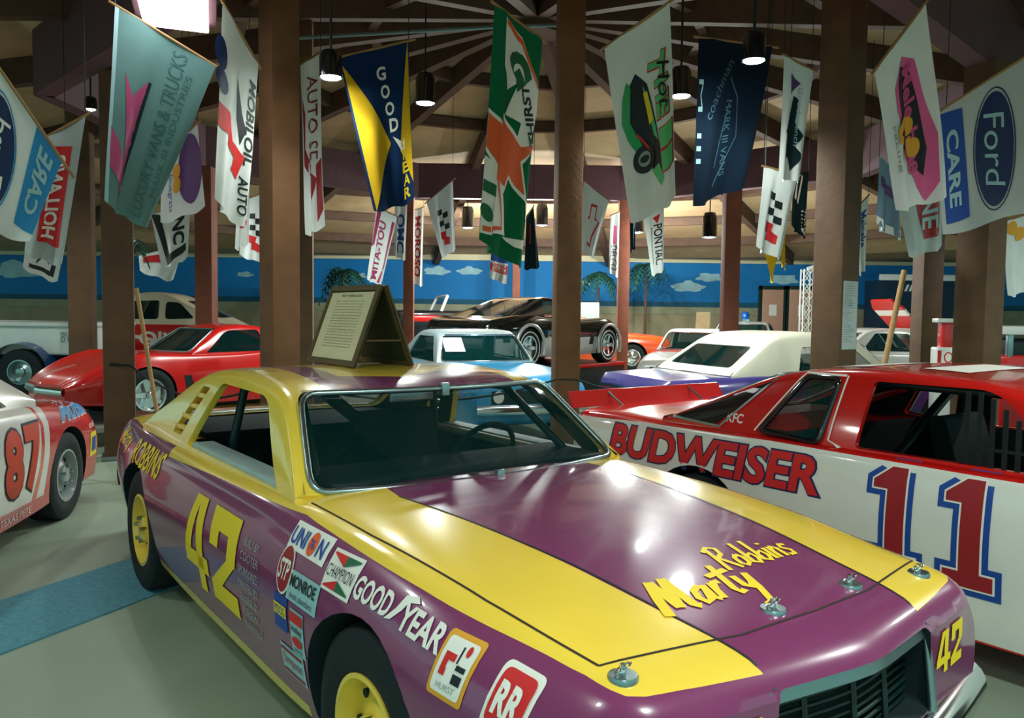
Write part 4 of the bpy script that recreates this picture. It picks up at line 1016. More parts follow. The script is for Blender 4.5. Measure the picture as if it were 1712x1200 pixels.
# orange car and a racer with a sign on its roof, police car with beacon
coupe70(2.9, 20.9, .25, math.radians(3), P('orange_paint', (224, 78, 24)), MATS['orange_paint'], 'orange hardtop car parked behind the black sports car')
rw = P('red_and_white_racer_paint', (216, 40, 30), layers=[(RGB(232, 232, 226), lambda x, y, z: ((z > .62) & (x > -.2)) | ((x < -1.0) & (z > .5)) | ((x > .55) & (y > .2)))])
c9, g9, b9 = coupe70(3.38, 15.4, 0, math.radians(250), rw, M_WHITE, 'red and white racer facing forward beside the purple convertible', name='stock_car')
s9 = empty('folding_sign', c9.matrix_basis @ Vector((-1.7, 0, 1.365)), math.radians(250), label='small pale folding sign standing on the roof of the red and white racer', cat='sign')
for s_ in (-1, 1): MB().prism([(-.14, 0), (.14, 0), (.14, .34), (-.14, .34)], -.012, .0, lambda a, b, h: (lerp(.13, .01, b/.34)*s_+h*s_, a, b)).build('panel', mat('pale_sign_wood', RGB(176, 150, 110), .7, vary=.1), s9)
c11, g11, b11 = coupe70(5.9, 21.4, .12, math.radians(248), M_WHITE, M_WHITE, 'white patrol car with a blue beacon on its roof', name='patrol_car')
pb = MB().lathe([(.11, 0), (.11, .12), (.09, .19), (.04, .215), (0, .22)], 20, Matrix.Translation((-1.7, 0, 1.42))).build('beacon', mat('blue_beacon', RGB(10, 96, 190), .15, vary=0, coat=.6), c11, 50)
MB().lathe([(0, 0), (.14, 0), (.14, .07), (0, .07)], 20, Matrix.Translation((-1.7, 0, 1.355))).build('beacon_base', M_CHROME, c11, 40)
# white car with its red striped hood tipped up
c12, g12, b12 = coupe70(8.72, 16.4, .0, math.radians(2), M_WHITE, M_WHITE, 'white car with a raised red and white striped hood', name='hatchback_car')
c12.scale = (.84, .92, 1.05)
ht = mat('striped_hood_paint', RGB(204, 30, 30), .3, coat=.5, vary=.02, layers=[(RGB(230, 228, 222), lambda x, y, z: ((z > .28) & (z < .62)) | ((z > .98) & (z < 1.14)))])
hd = MB().prism([(-.62, 0), (.62, 0), (.66, 1.2), (.45, 1.42), (-.45, 1.42), (-.66, 1.2)], -.02, .02, lambda a, b, h: (h, a, b)).build('raised_hood', ht, c12)
hd.location = (-.55, 0, .98); hd.rotation_euler = (0, math.radians(-50), 0)
# old coupe racer, white over red
def old_coupe():
    car = empty('old_coupe', (-8.4, 16.2, .36), math.radians(183), label='old round-roofed coupe racer, cream over red', cat='race car')
    paint = mat('cream_and_red_racer_paint', RGB(206, 30, 26), .28, coat=.6, vary=.03, layers=[(RGB(226, 214, 188), lambda x, y, z: (z > .98) | ((x > -.5) & (z > .90))), (RGB(230, 226, 216), lambda x, y, z: (z > x.curve([(-3, .45), (-.5, .92)])-.07) & (z < x.curve([(-3, .45), (-.5, .92)])) & (x < -.6))])
    rows = [(-3.5, .62, .60, .52, .58, .5, .5, .36), (-3.2, .84, .80, .66, .74, .55, .66, .32), (-2.6, 1.0, .94, .74, .86, .6, .78, .3), (-1.6, 1.05, 1.0, .74, .84, .6, .78, .28), (-.8, 1.04, 1.0, .70, .80, .6, .76, .28), (-.2, 1.02, .96, .58, .76, .58, .74, .3), (.5, .96, .88, .46, .68, .55, .66, .32), (.85, .84, .78, .34, .52, .5, .5, .36)]
    body = body_object('body', rows, paint, car, [(0, .36, .40, .40), (-2.75, .36, .40, .42)], None, bow_f=.1, bow_r=.1, nx=40)
    gh = Cabin(-.72, -1.05, -1.75, -3.15, 1.0, 1.62, .74, .58, bowf=.06, bowr=.1, zrf=1.54, zrr=1.56, zbr=.86, rnd=.42)
    roof = gh.shell('roof', mat('cream_roof_paint', RGB(232, 222, 196), .3, coat=.5, vary=.03), car, .03)
    w1 = rounded([(-1.02, 1.08), (-1.12, 1.42), (-1.62, 1.44), (-1.62, 1.08)], .06, 4); w2 = rounded([(-1.74, 1.08), (-1.74, 1.42), (-2.0, 1.40), (-2.30, 1.10)], .07, 4)
    gh.cut(roof, [w1, w2], (1.08, 1.46, .10, .06), (1.12, 1.44, .22, .06)); smooth_by(roof, 38)
    gh.pane('windshield', 'f', M_GLASS, car); gh.pane('rear_window', 'r', M_GLASSD, car)
    for w_ in (w1, w2):
        for sg in (-1, 1): MB().add([Vector((a, sg*(gh.w(b)-.02), b)) for a, b in w_], [tuple(range(len(w_)))]).build('side_window', M_GLASSD, car)
    for wx in (0, -2.75):
        for sg in (-1, 1): wheel(car, wx, sg*.84, .36, .22, M_RED, 'steel', .56, detail=False)
    bvh = bvh_of([body, roof]); side = surf_map(bvh, (0, 2, 0), (-1, 0, 0), (0, 0, 1), (0, -1, 0))
    lay('lettering', [T('Oliver', 1.85, .72, 1.1, .26, bold=.03)], I_WHITE, car, side, .004); lay('lettering', [T('NUMBER', 2.30, .90, .5, .09, bold=.02)], I_DRED, car, side, .004)
    MB().grid(10, 4, lambda u, v: (.92+.04*math.cos(lerp(-1.5, 1.5, v)), lerp(-.6, .6, u), .5+.05*math.sin(lerp(-1.5, 1.5, v)))).build('front_bumper', M_CHROME, car, 60)
old_coupe()
PG_ = MATS['platform_grey']
platform('low platform under the old round-roofed coupe', -7.1, 16.2, math.radians(3), 5.0, 2.2, .36, PG_)
platform('low platform under the white pickup', -9.2, 13.35, 0, 5.2, 2.1, .28, PG_)
platform('low platform under the orange hardtop', 1.1, 20.8, math.radians(3), 5.1, 2.2, .25, PG_)
platform('low platform under the white patrol car', 6.55, 22.95, math.radians(248), 5.4, 1.95, .12, PG_)
# white pickup with blue fenders
def pickup():
    car = empty('pickup_truck', (-9.8, 13.35, .28), 0, label='white pickup with blue fenders by the tall dark posts', cat='truck')
    wp = mat('white_truck_paint', RGB(214, 222, 218), .35, coat=.4, vary=.04)
    bl = mat('blue_fender_paint', RGB(22, 72, 128), .3, coat=.5, vary=.03)
    bevelbox('bed', (.55, -.72, .62), (3.25, .72, 1.10), wp, car, .05, 3); bevelbox('bed_rail', (.5, -.78, 1.06), (3.3, .78, 1.13), wp, car, .03)
    bevelbox('chassis', (-1.9, -.5, .40), (3.2, .5, .62), M_DARK, car, .02)
    cab = MB().prism(rounded([(-.9, .55), (.5, .55), (.5, 1.15), (.42, 1.55), (-.45, 1.55), (-.85, 1.1)], .08, 4), -.75, .75, lambda a, b, h: (a, h, b)).build('cab', mat('dark_teal_cab_paint', RGB(16, 66, 72), .3, coat=.5, vary=.04), car, 35)
    for sg in (-1, 1): MB().prism(rounded([(-.68, 1.12), (.36, 1.12), (.32, 1.45), (-.38, 1.45)], .05, 4), .752, .758, lambda a, b, h: (a, sg*h, b)).build('cab_window', M_GLASSD, cab)
    bevelbox('engine_hood', (-2.0, -.45, .6), (-.85, .45, 1.08), wp, car, .08, 3)
    for wx in (-1.5, 2.25):
        for sg in (-1, 1):
            wheel(car, wx, sg*.86, .36, .22, M_STEEL, 'steel', .52, detail=False)
            MB().grid(16, 4, lambda u, v: (wx+.47*math.cos(lerp(-.15, PI+.35, u)), sg*lerp(.52, .94, v), .36+.47*math.sin(lerp(-.15, PI+.35, u))-.03*v*v)).build('fender', bl, car, 50)
    f = lambda u, v, o_: Vector((u, -.722-o_, v))
    lay('lettering', [T('BVD', 2.95, .90, .26, .16, bold=.02)], I_GREY, car, f, .004)
pickup()
# red service truck with lettering, and a fuel pump
def red_truck():
    car = empty('service_truck', (5.75, 9.5, 0), 0, label='red service truck with white top rail and white letters', cat='truck')
    bevelbox('body', (0, 0, .35), (3.6, 1.1, 1.22), M_RED, car, .04, 3); bevelbox('lower_panel', (-.01, -.012, .35), (3.6, .03, .9), mat('dark_red_panel', RGB(140, 24, 26), .4, vary=.05), car, .01)
    bevelbox('top_rail', (-.03, -.04, 1.46), (3.65, 1.12, 1.56), M_WHITE, car, .02)
    for x in (.05, 1.2, 2.4, 3.5): bevelbox('rail_post', (x-.03, 0, 1.2), (x+.03, .06, 1.5), M_STEEL, car, .008)
    bevelbox('tool_box', (.1, .1, 1.2), (3.4, 1.0, 1.4), M_GRILL, car, .02)
    for x in (.8, 2.9):
        for y in (.0, 1.1): wheel(car, x, y-.0 if y else -.005, .38, .24, M_STEEL, 'steel', .55, detail=False)
    f = lambda u, v, o_: Vector((u, -.012-o_, v))
    lay('lettering', [T('DOWN TOWN', .10, 1.02, .72, .10, bold=.01)], I_WHITE, car, lambda u, v, o_: Vector((u+.2, -.004-o_, v)), .006); lay('lettering', [T('GARAGE', 1.5, 1.02, .6, .10, bold=.01)], I_YEL, car, lambda u, v, o_: Vector((u, -.004-o_, v)), .006)
red_truck()
def fuel_pump():
    c = at(1577, 560, 9.75)
    o = empty('fuel_pump', (c.x, c.y, 0), math.radians(-8), label='old red and white fuel pump with round emblem', cat='fuel pump')
    bevelbox('cabinet', (-.10, -.10, .06), (.12, .12, 1.30), M_WHITE, o, .03, 3); bevelbox('plinth', (-.14, -.14, 0), (.16, .16, .07), M_GREY, o, .01)
    bevelbox('head', (-.04, -.08, 1.28), (.09, .09, 1.60), M_RED, o, .03, 3); bevelbox('cap', (-.10, -.10, 1.59), (.11, .11, 1.64), M_WHITE, o, .015)
    f = lambda u, v, o_: Vector((u, -.10-o_, v))
    d = lay('emblem', [El(.03, 1.18, .055, .07)], I_WHITE, o, f, .003); lay('emblem_ring', [Ring(.03, 1.18, .05, .065, .014)], I_RED, d, f, .005); lay('stripe', [Rc(-.09, 1.08, -.05, 1.26)], I_RED, o, f, .003)
    MB().tube([(.12, -.05, 1.2), (.2, -.1, .9), (.15, -.12, .5), (.12, -.06, .8)], .012, 6).build('hose', M_BLACK, o, 60)
fuel_pump()
# ================================================================ flags and banners
def cloth(name, c, vary=.05): return mat(name, RGB(*c), .9, vary=vary, scale=4, bump=.1, bscale=200, spec=.2)
K_WHITE = cloth('white_flag_cloth', (222, 226, 224)); K_GREY = cloth('grey_green_flag_cloth', (92, 128, 126)); K_NAVY = cloth('navy_flag_cloth', (14, 44, 84)); K_GREEN = cloth('green_flag_cloth', (12, 104, 66)); K_PALE = cloth('pale_grey_flag_cloth', (176, 186, 184)); K_DARK = cloth('dark_flag_cloth', (18, 42, 46)); K_YEL = cloth('yellow_flag_cloth', (214, 170, 30)); K_BLUEG = cloth('blue_grey_flag_cloth', (120, 146, 170)); K_DNAVY = cloth('dark_navy_flag_cloth', (6, 26, 44))
STICK = mat('flag_stick_wood', RGB(150, 116, 70), .7, vary=.15, scale=12)
def flag(label, q, d, m, marks=(), folds=1.5, amp=.035, ph=0.0, group=None, stick=True, wire=True, ext=(.06, .10)):
    """q = four corners (top left, top right, bottom right, bottom left) seen at distances d (left, right)"""
    d = d if isinstance(d, tuple) else (d, d*1.03)
    TL, TR, BR, BL = at(*q[0], d[0]), at(*q[1], d[1]), at(*q[2], d[1]-.05), at(*q[3], d[0]-.05)
    W = (TR-TL).length; Hh = ((BL-TL).length+(BR-TR).length)/2
    n = (TR-TL).cross(BL-TL).normalized()
    if n.y > 0: n = -n
    base = (TL+TR)/2
    o = empty('flag', base, 0, label=label, cat='flag', group=group)
    def fn(u, v, off=0.0):
        s, t = u/W, -v/Hh
        p = TL*(1-s)*(1-t)+TR*s*(1-t)+BR*s*t+BL*(1-s)*t
        a = 2*PI*folds*s+ph+.9*t
        w = amp*math.sin(a)*(.2+.8*t)+amp*.4*math.sin(2.3*a+1+2*t)*t
        sag = Vector((0, 0, -.03*math.sin(PI*s)*t-.02*math.sin(3*PI*s+ph)*t*t))
        return p + n*(w+off) + sag - base
    c = MB().grid(26, 26, lambda a, b: fn(a*W, -b*Hh)).build('cloth', m, o, 60)
    for mk in marks:
        nm, shp, mm = mk[0], mk[1], mk[2]; of = mk[3] if len(mk) > 3 else 1
        lay(nm, shp(W, Hh), mm, c, fn, .004*of, .045)
    if stick:
        e = (TR-TL)
        MB().tube([TL-e*ext[0]-base, TR+e*ext[1]-base], .011, 8).build('stick', STICK, o, 60)
    if wire:
        p = TL if TL.z > TR.z else TR
        zt = under_roof(p.x, p.y, p.z+.02)+.015
        if zt > p.z+.05: MB().tube([p-base, Vector((p.x, p.y, zt))-base], .004, 5).build('hanging_wire', M_GRILL, o)
    return o
# mark helpers in flag metres: u right, v down is negative; s(...) takes fractions
def fr(f):      # wraps shapes given in fractions (u 0..1, t 0..1 downwards)
    def g(W, H):
        out = []
        for vs, fs in f: out.append(([(a*W, -b*H) for a, b in vs], fs))
        return out
    return g
def vt(s, u, t, w, h, down=True, **k):
    """lettering running down the flag; w = run as a fraction of the drop, h = letter height as a fraction of the width"""
    return lambda W, H: [T(s, u*W, -t*H, w*H, h*W, rot=(-PI/2 if down else PI/2), **k)]
def many(*fs): return lambda W, H: [x for f in fs for x in f(W, H)]
def checks(u0, t0, du, dt):
    L = [(0, 0), (1, 1), (0, 2), (1, 3)]
    return fr([Pg([(u0+du*(i+.05*j), t0+dt*j), (u0+du*(i+1+.05*j), t0+dt*(j+.12)), (u0+du*(i+1+.05*j), t0+dt*(j+1.05)), (u0+du*(i+.05*j), t0+dt*(j+.93))]) for i, j in L[:4]])
def wavy_red(u0, t0, du, dt): return fr([Pg([(u0, t0), (u0+du*.7, t0+dt*.15), (u0+du*.6, t0+dt*.45), (u0+du, t0+dt*.6), (u0+du*.95, t0+dt), (u0+du*.3, t0+dt*.9), (u0+du*.35, t0+dt*.55), (u0, t0+dt*.4)])])
def racing_flag(label, q, d, **k):
    return flag(label, q, d, K_WHITE, [('check', checks(.28, .26, .2, .09), I_BLACK), ('red_mark', wavy_red(.25, .60, .42, .26), I_RED)], **k)

# --- left side
flag('white flag with blue oval and blue band beside the twisted red-banded flag', [(-120, -60), (104, 268), (48, 404), (-120, 330)], (5.4, 5.9), K_WHITE,
     [('oval', fr([El(.56, .50, .14, .37)]), I_NAVY), ('oval_ring', fr([Ring(.56, .50, .155, .40, .012)]), I_CYAN), ('lettering', vt('Ford', .56, .50, .52, .15, flip=True, shear=.3), I_WHITE, 2),
      ('band', fr([Pg([(.80, .0), (1.0, .0), (1.0, .92), (.80, .86)])]), I_CYAN), ('lettering', vt('CARE', .90, .42, .62, .11, flip=True, bold=.03), I_PALEB, 2)], folds=1, amp=.03)
flag('pale twisted flag with a red band and mirrored letters', [(64, 236), (143, 193), (102, 440), (40, 420)], (6.2, 6.4), K_PALE,
     [('band', fr([Pg([(.25, .10), (.80, .18), (.82, .88), (.25, .86)])]), I_RED), ('lettering', vt('HOLLAND', .53, .52, .62, .34, flip=True, bold=.03), I_WHITE, 2)], folds=1.2, amp=.05)
flag('small white flag with a dark frame hanging under the twisted flag', [(45, 398), (112, 392), (96, 470), (38, 446)], (8.5, 8.7), K_WHITE,
     [('frame', fr([Pg([(.3, .25), (.9, .2), (.88, .3), (.36, .35)]), Pg([(.78, .25), (.9, .2), (.85, .9), (.72, .88)]), Pg([(.15, .75), (.75, .8), (.74, .9), (.15, .86)])]), I_BLACK), ('lettering', vt('K', .5, .55, .35, .35), I_BLACK)], folds=1, amp=.02, stick=False)
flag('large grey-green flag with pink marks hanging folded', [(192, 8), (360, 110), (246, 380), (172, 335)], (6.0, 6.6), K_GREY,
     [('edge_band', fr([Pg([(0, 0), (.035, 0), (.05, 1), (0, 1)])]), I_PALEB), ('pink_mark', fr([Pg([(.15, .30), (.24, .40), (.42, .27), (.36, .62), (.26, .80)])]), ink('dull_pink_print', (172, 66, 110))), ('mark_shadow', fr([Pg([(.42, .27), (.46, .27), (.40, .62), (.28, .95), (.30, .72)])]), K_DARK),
      ('pink_mark', fr([Pg([(.03, .60), (.14, .66), (.30, .80), (.32, .90), (.03, .80)])]), ink('dull_pink_print', (172, 66, 110))), ('lettering', lambda W, H: [T('LUXURY VANS & TRUCKS', .66*W, -.50*H, .92*H, .15*W, rot=PI/2, flip=False, bold=.0)], ink('slate_print', (52, 100, 100))), ('lettering', lambda W, H: [T('MARK III INDUSTRIES', .80*W, -.48*H, .7*H, .07*W, rot=PI/2)], ink('slate_print', (52, 100, 100)))], folds=1.3, amp=.05)
flag('white flag with a dark plum oval behind the grey-green flag', [(270, 262), (330, 205), (342, 345), (268, 372)], (8.2, 8.4), K_WHITE,
     [('oval', fr([El(.72, .45, .30, .42)]), I_PURPLE), ('number', fr([El(.38, .38, .10, .10), El(.38, .56, .10, .10)]), I_GOLD, 2), ('lettering', vt('Bluegrass', .22, .62, .5, .12), I_BLUE)], folds=1, amp=.03)
flag('white flag with black border and letters behind the grey-green flag', [(252, 358), (318, 345), (314, 428), (270, 446)], (9.0, 9.2), K_WHITE,
     [('border', fr([Pg([(0, 0), (.22, .05), (.34, .80), (.9, .68), (.92, .82), (.24, .98)])]), I_BLACK), ('lettering', vt('INC', .68, .36, .6, .36, bold=.04), I_BLACK)], folds=1, amp=.02, stick=False)
flag('white flag with a red band at the very bottom of the left cluster', [(232, 428), (308, 408), (290, 468), (234, 452)], (10.1, 10.25), K_WHITE, [('band', fr([Pg([(.1, .12), (.95, .2), (.9, .5), (.1, .42)])]), I_RED)], folds=1, amp=.02, stick=False)
flag('tall white flag with red zigzag and black lettering beside the two-toned post', [(372, 3), (431, 106), (404, 378), (356, 332)], (6.3, 6.7), K_WHITE,
     [('blue_mark', fr([El(.02, .25, .14, .08), El(.06, .38, .15, .06)]), I_NAVY), ('red_mark', fr([Pg([(0, .50), (.45, .47), (.55, .58), (.85, .60), (.70, .76), (.55, .74), (.60, .66), (.35, .60), (0, .62)])]), I_RED), ('black_mark', fr([Pg([(.55, .22), (.70, .38), (.85, .45), (.72, .56), (.60, .44)])]), I_BLACK),
      ('lettering', vt('MOBILOIL', .90, .40, .50, .16, bold=.02), I_BLACK), ('lettering', vt('AUTO', .84, .83, .22, .16, bold=.02), I_BLACK)], folds=1.2, amp=.04)
flag('narrow white flag with round red and blue emblem by the two-toned post', [(398, 290), (418, 285), (414, 405), (392, 415)], (7.6, 7.7), K_WHITE, [('emblem', fr([El(.55, .68, .32, .07)]), I_RED), ('emblem', fr([El(.55, .68, .18, .04)]), I_BLUE, 2)], folds=1, amp=.02)
racing_flag('checked flag half hidden by the two-toned post', [(405, 335), (452, 318), (452, 442), (400, 425)], (11.5, 11.7), amp=.03)
flag('narrow twisted white flag with maroon writing behind the two-toned post', [(502, 108), (536, 88), (538, 378), (508, 392)], (7.9, 8.1), K_WHITE,
     [('lettering', vt('AUTO SE', .55, .34, .50, .60, shear=.2), I_MAROON), ('stripe', fr([Pg([(.02, .2), (.14, .3), (.10, .5), (.35, .62), (.80, .70), (.30, .95), (.45, .72), (.05, .6)]), Pg([(.75, .62), (.98, .60), (.98, .9), (.85, .95)])]), I_DRED)], folds=1, amp=.05)
flag('navy and yellow pennant flag with vertical white letters', [(566, 96), (683, 68), (690, 332), (624, 353)], (7.0, 7.3), K_NAVY,
     [('yellow_field', fr([Pg([(.02, .06), (.62, .60), (.06, 1.0)])]), K_YEL), ('yellow_field', fr([Pg([(.98, 0), (1.0, .9), (.80, .62)])]), K_YEL), ('lettering', lambda W, H: [T(ch, W*u, -t*H, .15*W, .085*H, bold=.03) for ch, u, t in zip('GOOD', (.56, .60, .65, .70), (.16, .275, .385, .49))], I_WHITE), ('emblem', fr([Pg([(.66, .56), (.80, .60), (.94, .58), (.88, .66), (.80, .66)])]), I_WHITE),
      ('lettering', lambda W, H: [T(ch, W*u, -t*H, .12*W, .07*H, bold=.03) for ch, u, t in zip('YEAR', (.84, .87, .88, .88), (.69, .77, .85, .93))], I_YEL)], folds=1, amp=.04)
flag('white flag with magenta stripe and letters under the navy pennant', [(630, 345), (664, 362), (638, 476), (613, 466)], (13.5, 13.7), K_WHITE, [('stripe', fr([Pg([(.80, .1), (.95, .1), (.90, .75), (.70, .98), (.62, .98), (.78, .72)]), Pg([(.05, .02), (.25, .02), (.12, .5), (.0, .55)])]), ink('magenta_print', (164, 40, 92))), ('lettering', vt('MITA-TOU', .40, .55, .80, .36, down=False, bold=.03), ink('magenta_print', (164, 40, 92)))], amp=.03)
flag('small white flag with blue letters beside the slim post', [(660, 342), (681, 336), (678, 434), (659, 426)], (16.5, 16.6), K_WHITE, [('lettering', vt('OMC', .5, .55, .7, .6, bold=.03), I_BLUE)], amp=.03)
flag('small white flag with red letters showing behind the slim post', [(690, 352), (708, 346), (706, 478), (688, 470)], (18.9, 19.0), K_WHITE, [('lettering', vt('MOROSO', .5, .5, .8, .5, bold=.03), I_DRED)], amp=.03)
racing_flag('checked flag hanging alone between the slim post and the green flag', [(713, 338), (757, 301), (762, 416), (738, 430)], (14.5, 14.8), amp=.04)
# --- middle
flag('tall green flag with orange lightning bolt and white panels', [(827, 6), (906, 66), (873, 447), (797, 400)], (5.8, 6.3), K_GREEN,
     [('white_panel', fr([Pg([(.22, .02), (.60, .05), (.98, .22), (1.0, .32), (.72, .56), (.60, .55), (.70, .40), (.42, .40), (.60, .24), (.40, .30), (.24, .22)])]), I_WHITE), ('panel_line', fr([Ln([(.24, .035), (.60, .07), (.95, .22)], .022)]), I_ORANGE, 2), ('lettering', lambda W, H: [T('G', .56*W, -.19*H, .40*W, .15*H, rot=-.8, bold=.08)], I_GREEN, 2), ('lettering', lambda W, H: [T('THIRST', .80*W, -.36*H, .26*H, .13*W, rot=PI/2+.28, bold=.03)], I_BLACK, 2),
      ('bolt', fr([Pg([(.0, .46), (.30, .47), (.36, .42), (.72, .50), (.98, .46), (.72, .56), (.78, .70), (.55, .64), (.50, .70), (.0, .60)])]), I_ORANGE, 2), ('bolt_edge', fr([Pg([(.0, .44), (.30, .45), (.36, .40), (.74, .48), (1.0, .44), (.75, .57), (.82, .73), (.56, .66), (.50, .73), (.0, .62)])]), I_WHITE),
      ('white_panel', fr([Pg([(.0, .64), (.34, .64), (.46, .68), (.60, .90), (.30, .92), (.0, .97)])]), I_WHITE), ('panel_line', fr([Ln([(.33, .66), (.42, .70), (.52, .88), (.28, .90), (.02, .945)], .022)]), I_ORANGE, 2), ('lettering', fr([Pg([(.0, .74), (.2, .73), (.2, .78), (.0, .79)])]), I_GREEN, 2), ('lettering', fr([El(.06, .87, .08, .035)]), I_GREEN, 2), ('white_panel', fr([Pg([(.80, .72), (.86, .72), (.95, .92), (.70, .93), (.55, .91), (.86, .88)])]), I_WHITE)], folds=1.4, amp=.05)
flag('small dark green flag with a red line beside the knotty post', [(880, 362), (892, 345), (902, 446), (876, 450)], (15.5, 15.6), K_DARK, [('line', fr([Ln([(.5, .2), (.45, .55)], .12)]), I_DRED)], amp=.03)
flag('small white flag with blue and red bands under the green flag', [(821, 424), (850, 428), (847, 474), (818, 462)], (17.5, 17.6), K_WHITE, [('band', fr([Rc(0, .0, 1, .28)]), I_BLUE), ('band', fr([Rc(0, .36, 1, .68)]), I_RED), ('lettering', vt('SHELL', .5, .52, .0001+.28, .8), I_WHITE, 2)], amp=.02, stick=False)
flag('white flag with a red bow-tie outline behind the knotty post', [(976, 302), (1018, 335), (993, 430), (969, 414)], (14.5, 14.8), K_WHITE, [('bow_tie', fr([Ln([(.40, .25), (.62, .22), (.62, .42), (.78, .44), (.60, .72), (.60, .86), (.44, .84)], .05), Ln([(.40, .25), (.40, .45), (.30, .47)], .05)]), I_RED)], amp=.03)
flag('narrow white flag with dark writing before the slim post', [(1021, 360), (1036, 354), (1033, 463), (1017, 452)], (17.2, 17.3), K_WHITE, [('lettering', vt('DELCO', .5, .72, .4, .6), I_BLACK), ('mark', fr([Rc(.4, .2, .7, .5)]), I_PINK)], amp=.02)
flag('white flag with a green and black race car printed on it', [(1010, 80), (1120, 3), (1136, 326), (1056, 372)], (6.4, 6.0), K_WHITE,
     [('car_black', fr([Pg([(.24, .34), (.30, .30), (.42, .24), (.56, .32), (.66, .55), (.72, .78), (.64, .86), (.30, .62), (.20, .50)])]), I_BLACK), ('green_body', fr([Pg([(.18, .34), (.28, .26), (.34, .30), (.28, .48), (.40, .62), (.34, .66), (.20, .56), (.12, .46)])]), ink('bright_green_print', (30, 160, 90)), 2), ('green_body', fr([Pg([(.50, .32), (.60, .44), (.68, .64), (.60, .60), (.52, .44)])]), I_LGREEN, 2), ('yellow_mark', fr([Pg([(.50, .36), (.56, .36), (.62, .52), (.54, .54)])]), I_YEL, 3), ('nose_mark', fr([Pg([(.50, .78), (.66, .76), (.72, .84), (.66, .88)])]), I_LGREEN, 2),  # black and green parts of the printed race car
      ('tire', fr([El(.42, .70, .16, .075)]), I_BLACK, 3), ('tire_ring', fr([Ring(.42, .70, .085, .04, .02)]), I_GREY, 4), ('red_mark', fr([Ln([(.36, .56), (.50, .66)], .02)]), I_RED, 4),
      ('lettering', lambda W, H: [T('T', .74*W, -.26*H, .26*W, .12*H, rot=-PI/2-.2, bold=.05), T('HE', .80*W, -.44*H, .20*H, .22*W, rot=-PI/2, bold=.05), T('II', .84*W, -.70*H, .22*H, .26*W, rot=-PI/2, bold=.06)], I_LGREEN, 2), ('letter_edge', lambda W, H: [T('T', .74*W, -.26*H, .29*W, .135*H, rot=-PI/2-.2, bold=.09), T('HE', .80*W, -.44*H, .215*H, .25*W, rot=-PI/2, bold=.09), T('II', .84*W, -.70*H, .235*H, .29*W, rot=-PI/2, bold=.10)], I_RED), ('lettering', vt('Hot', .86, .38, .26, .20, shear=.4), I_BLACK, 4)], folds=1.1, amp=.04)
flag('narrow dark blue flag peeping out under the white race-car flag', [(1052, 322), (1063, 318), (1062, 412), (1053, 420)], (12.0, 12.1), K_DNAVY, [('line', fr([Rc(.6, .2, .8, .95)]), I_PALEB)], amp=.02)
flag('white flag with black slanted lettering and a small red triangle', [(1074, 352), (1110, 345), (1110, 450), (1089, 461)], (11.5, 11.7), K_WHITE, [('triangle', fr([Pg([(.45, .14), (.80, .10), (.66, .24)])]), I_RED), ('lettering', vt('PONTIAC', .66, .56, .62, .40, bold=.02), I_BLACK), ('lettering', vt('Motorsports', .32, .56, .55, .18), I_BLACK)], amp=.03)
flag('large dark navy flag with faint pale lettering', [(1168, 62), (1290, 78), (1246, 305), (1156, 345)], (7.4, 7.8), K_DNAVY, [('lettering', vt('M III', .05, .5, .5, .06), I_PALEB), ('lettering', lambda W, H: [T('coachman', .32*W, -.30*H, .42*H, .10*W, rot=PI/2-.5)], ink('faint_print', (60, 96, 112))), ('line', fr([Ln([(.50, .22), (.62, .35), (.68, .62), (.40, .92)], .012), Ln([(.52, .40), (.40, .80)], .01)]), ink('faint_print', (60, 96, 112))), ('lettering', vt('MARK III VANS', .52, .62, .5, .08), ink('faint_print', (60, 96, 112)))], folds=1.3, amp=.05)
# --- right side
flag('narrow white flag with dark scribbled print and a mauve triangle', [(1311, 92), (1360, 118), (1338, 300), (1300, 296)], (7.6, 7.9), K_WHITE, [('triangle', fr([Pg([(.25, .12), (.62, .16), (.30, .28)])]), I_PURPLE), ('scribble', fr([Pg([(.45, .28), (.60, .30), (.55, .50), (.80, .60), (.62, .70), (.80, .78), (.55, .92), (.40, .80), (.20, .86), (.35, .68), (.15, .60), (.35, .50)])]), K_DARK), ('lettering', vt('Goodwrench', .62, .45, .5, .14), I_PALEB, 2)], amp=.03)
racing_flag('checked flag with a pink wave hung in front of the dark post', [(1277, 278), (1334, 292), (1306, 432), (1262, 412)], (7.9, 8.1), amp=.04)
flag('torn black and white flag hanging behind the checked flag', [(1326, 292), (1352, 286), (1347, 398), (1322, 376)], (8.6, 8.7), K_DARK, [('lettering', vt('CHALL', .80, .76, .40, .34, down=False, bold=.04), I_WHITE), ('streak', fr([Ln([(.3, .05), (.15, .45)], .1), Ln([(.6, .05), (.4, .5)], .08)]), I_WHITE)], amp=.02, stick=False)
flag('yellow pennant tip hanging below the checked flag', [(1276, 412), (1302, 418), (1291, 468), (1289, 468)], (9.0, 9.1), K_YEL, [], amp=.01, stick=False)
flag('narrow yellow streamer beside the dark post', [(1304, 390), (1313, 386), (1313, 448), (1306, 440)], (9.4, 9.5), K_YEL, [], amp=.01, stick=False)
flag('narrow white flag with blue writing beside the notice post', [(1433, 346), (1452, 327), (1447, 446), (1436, 460)], (11.0, 11.1), K_WHITE, [('lettering', vt('Meineke', .55, .40, .5, .5, bold=.02), I_BLUE)], amp=.02)
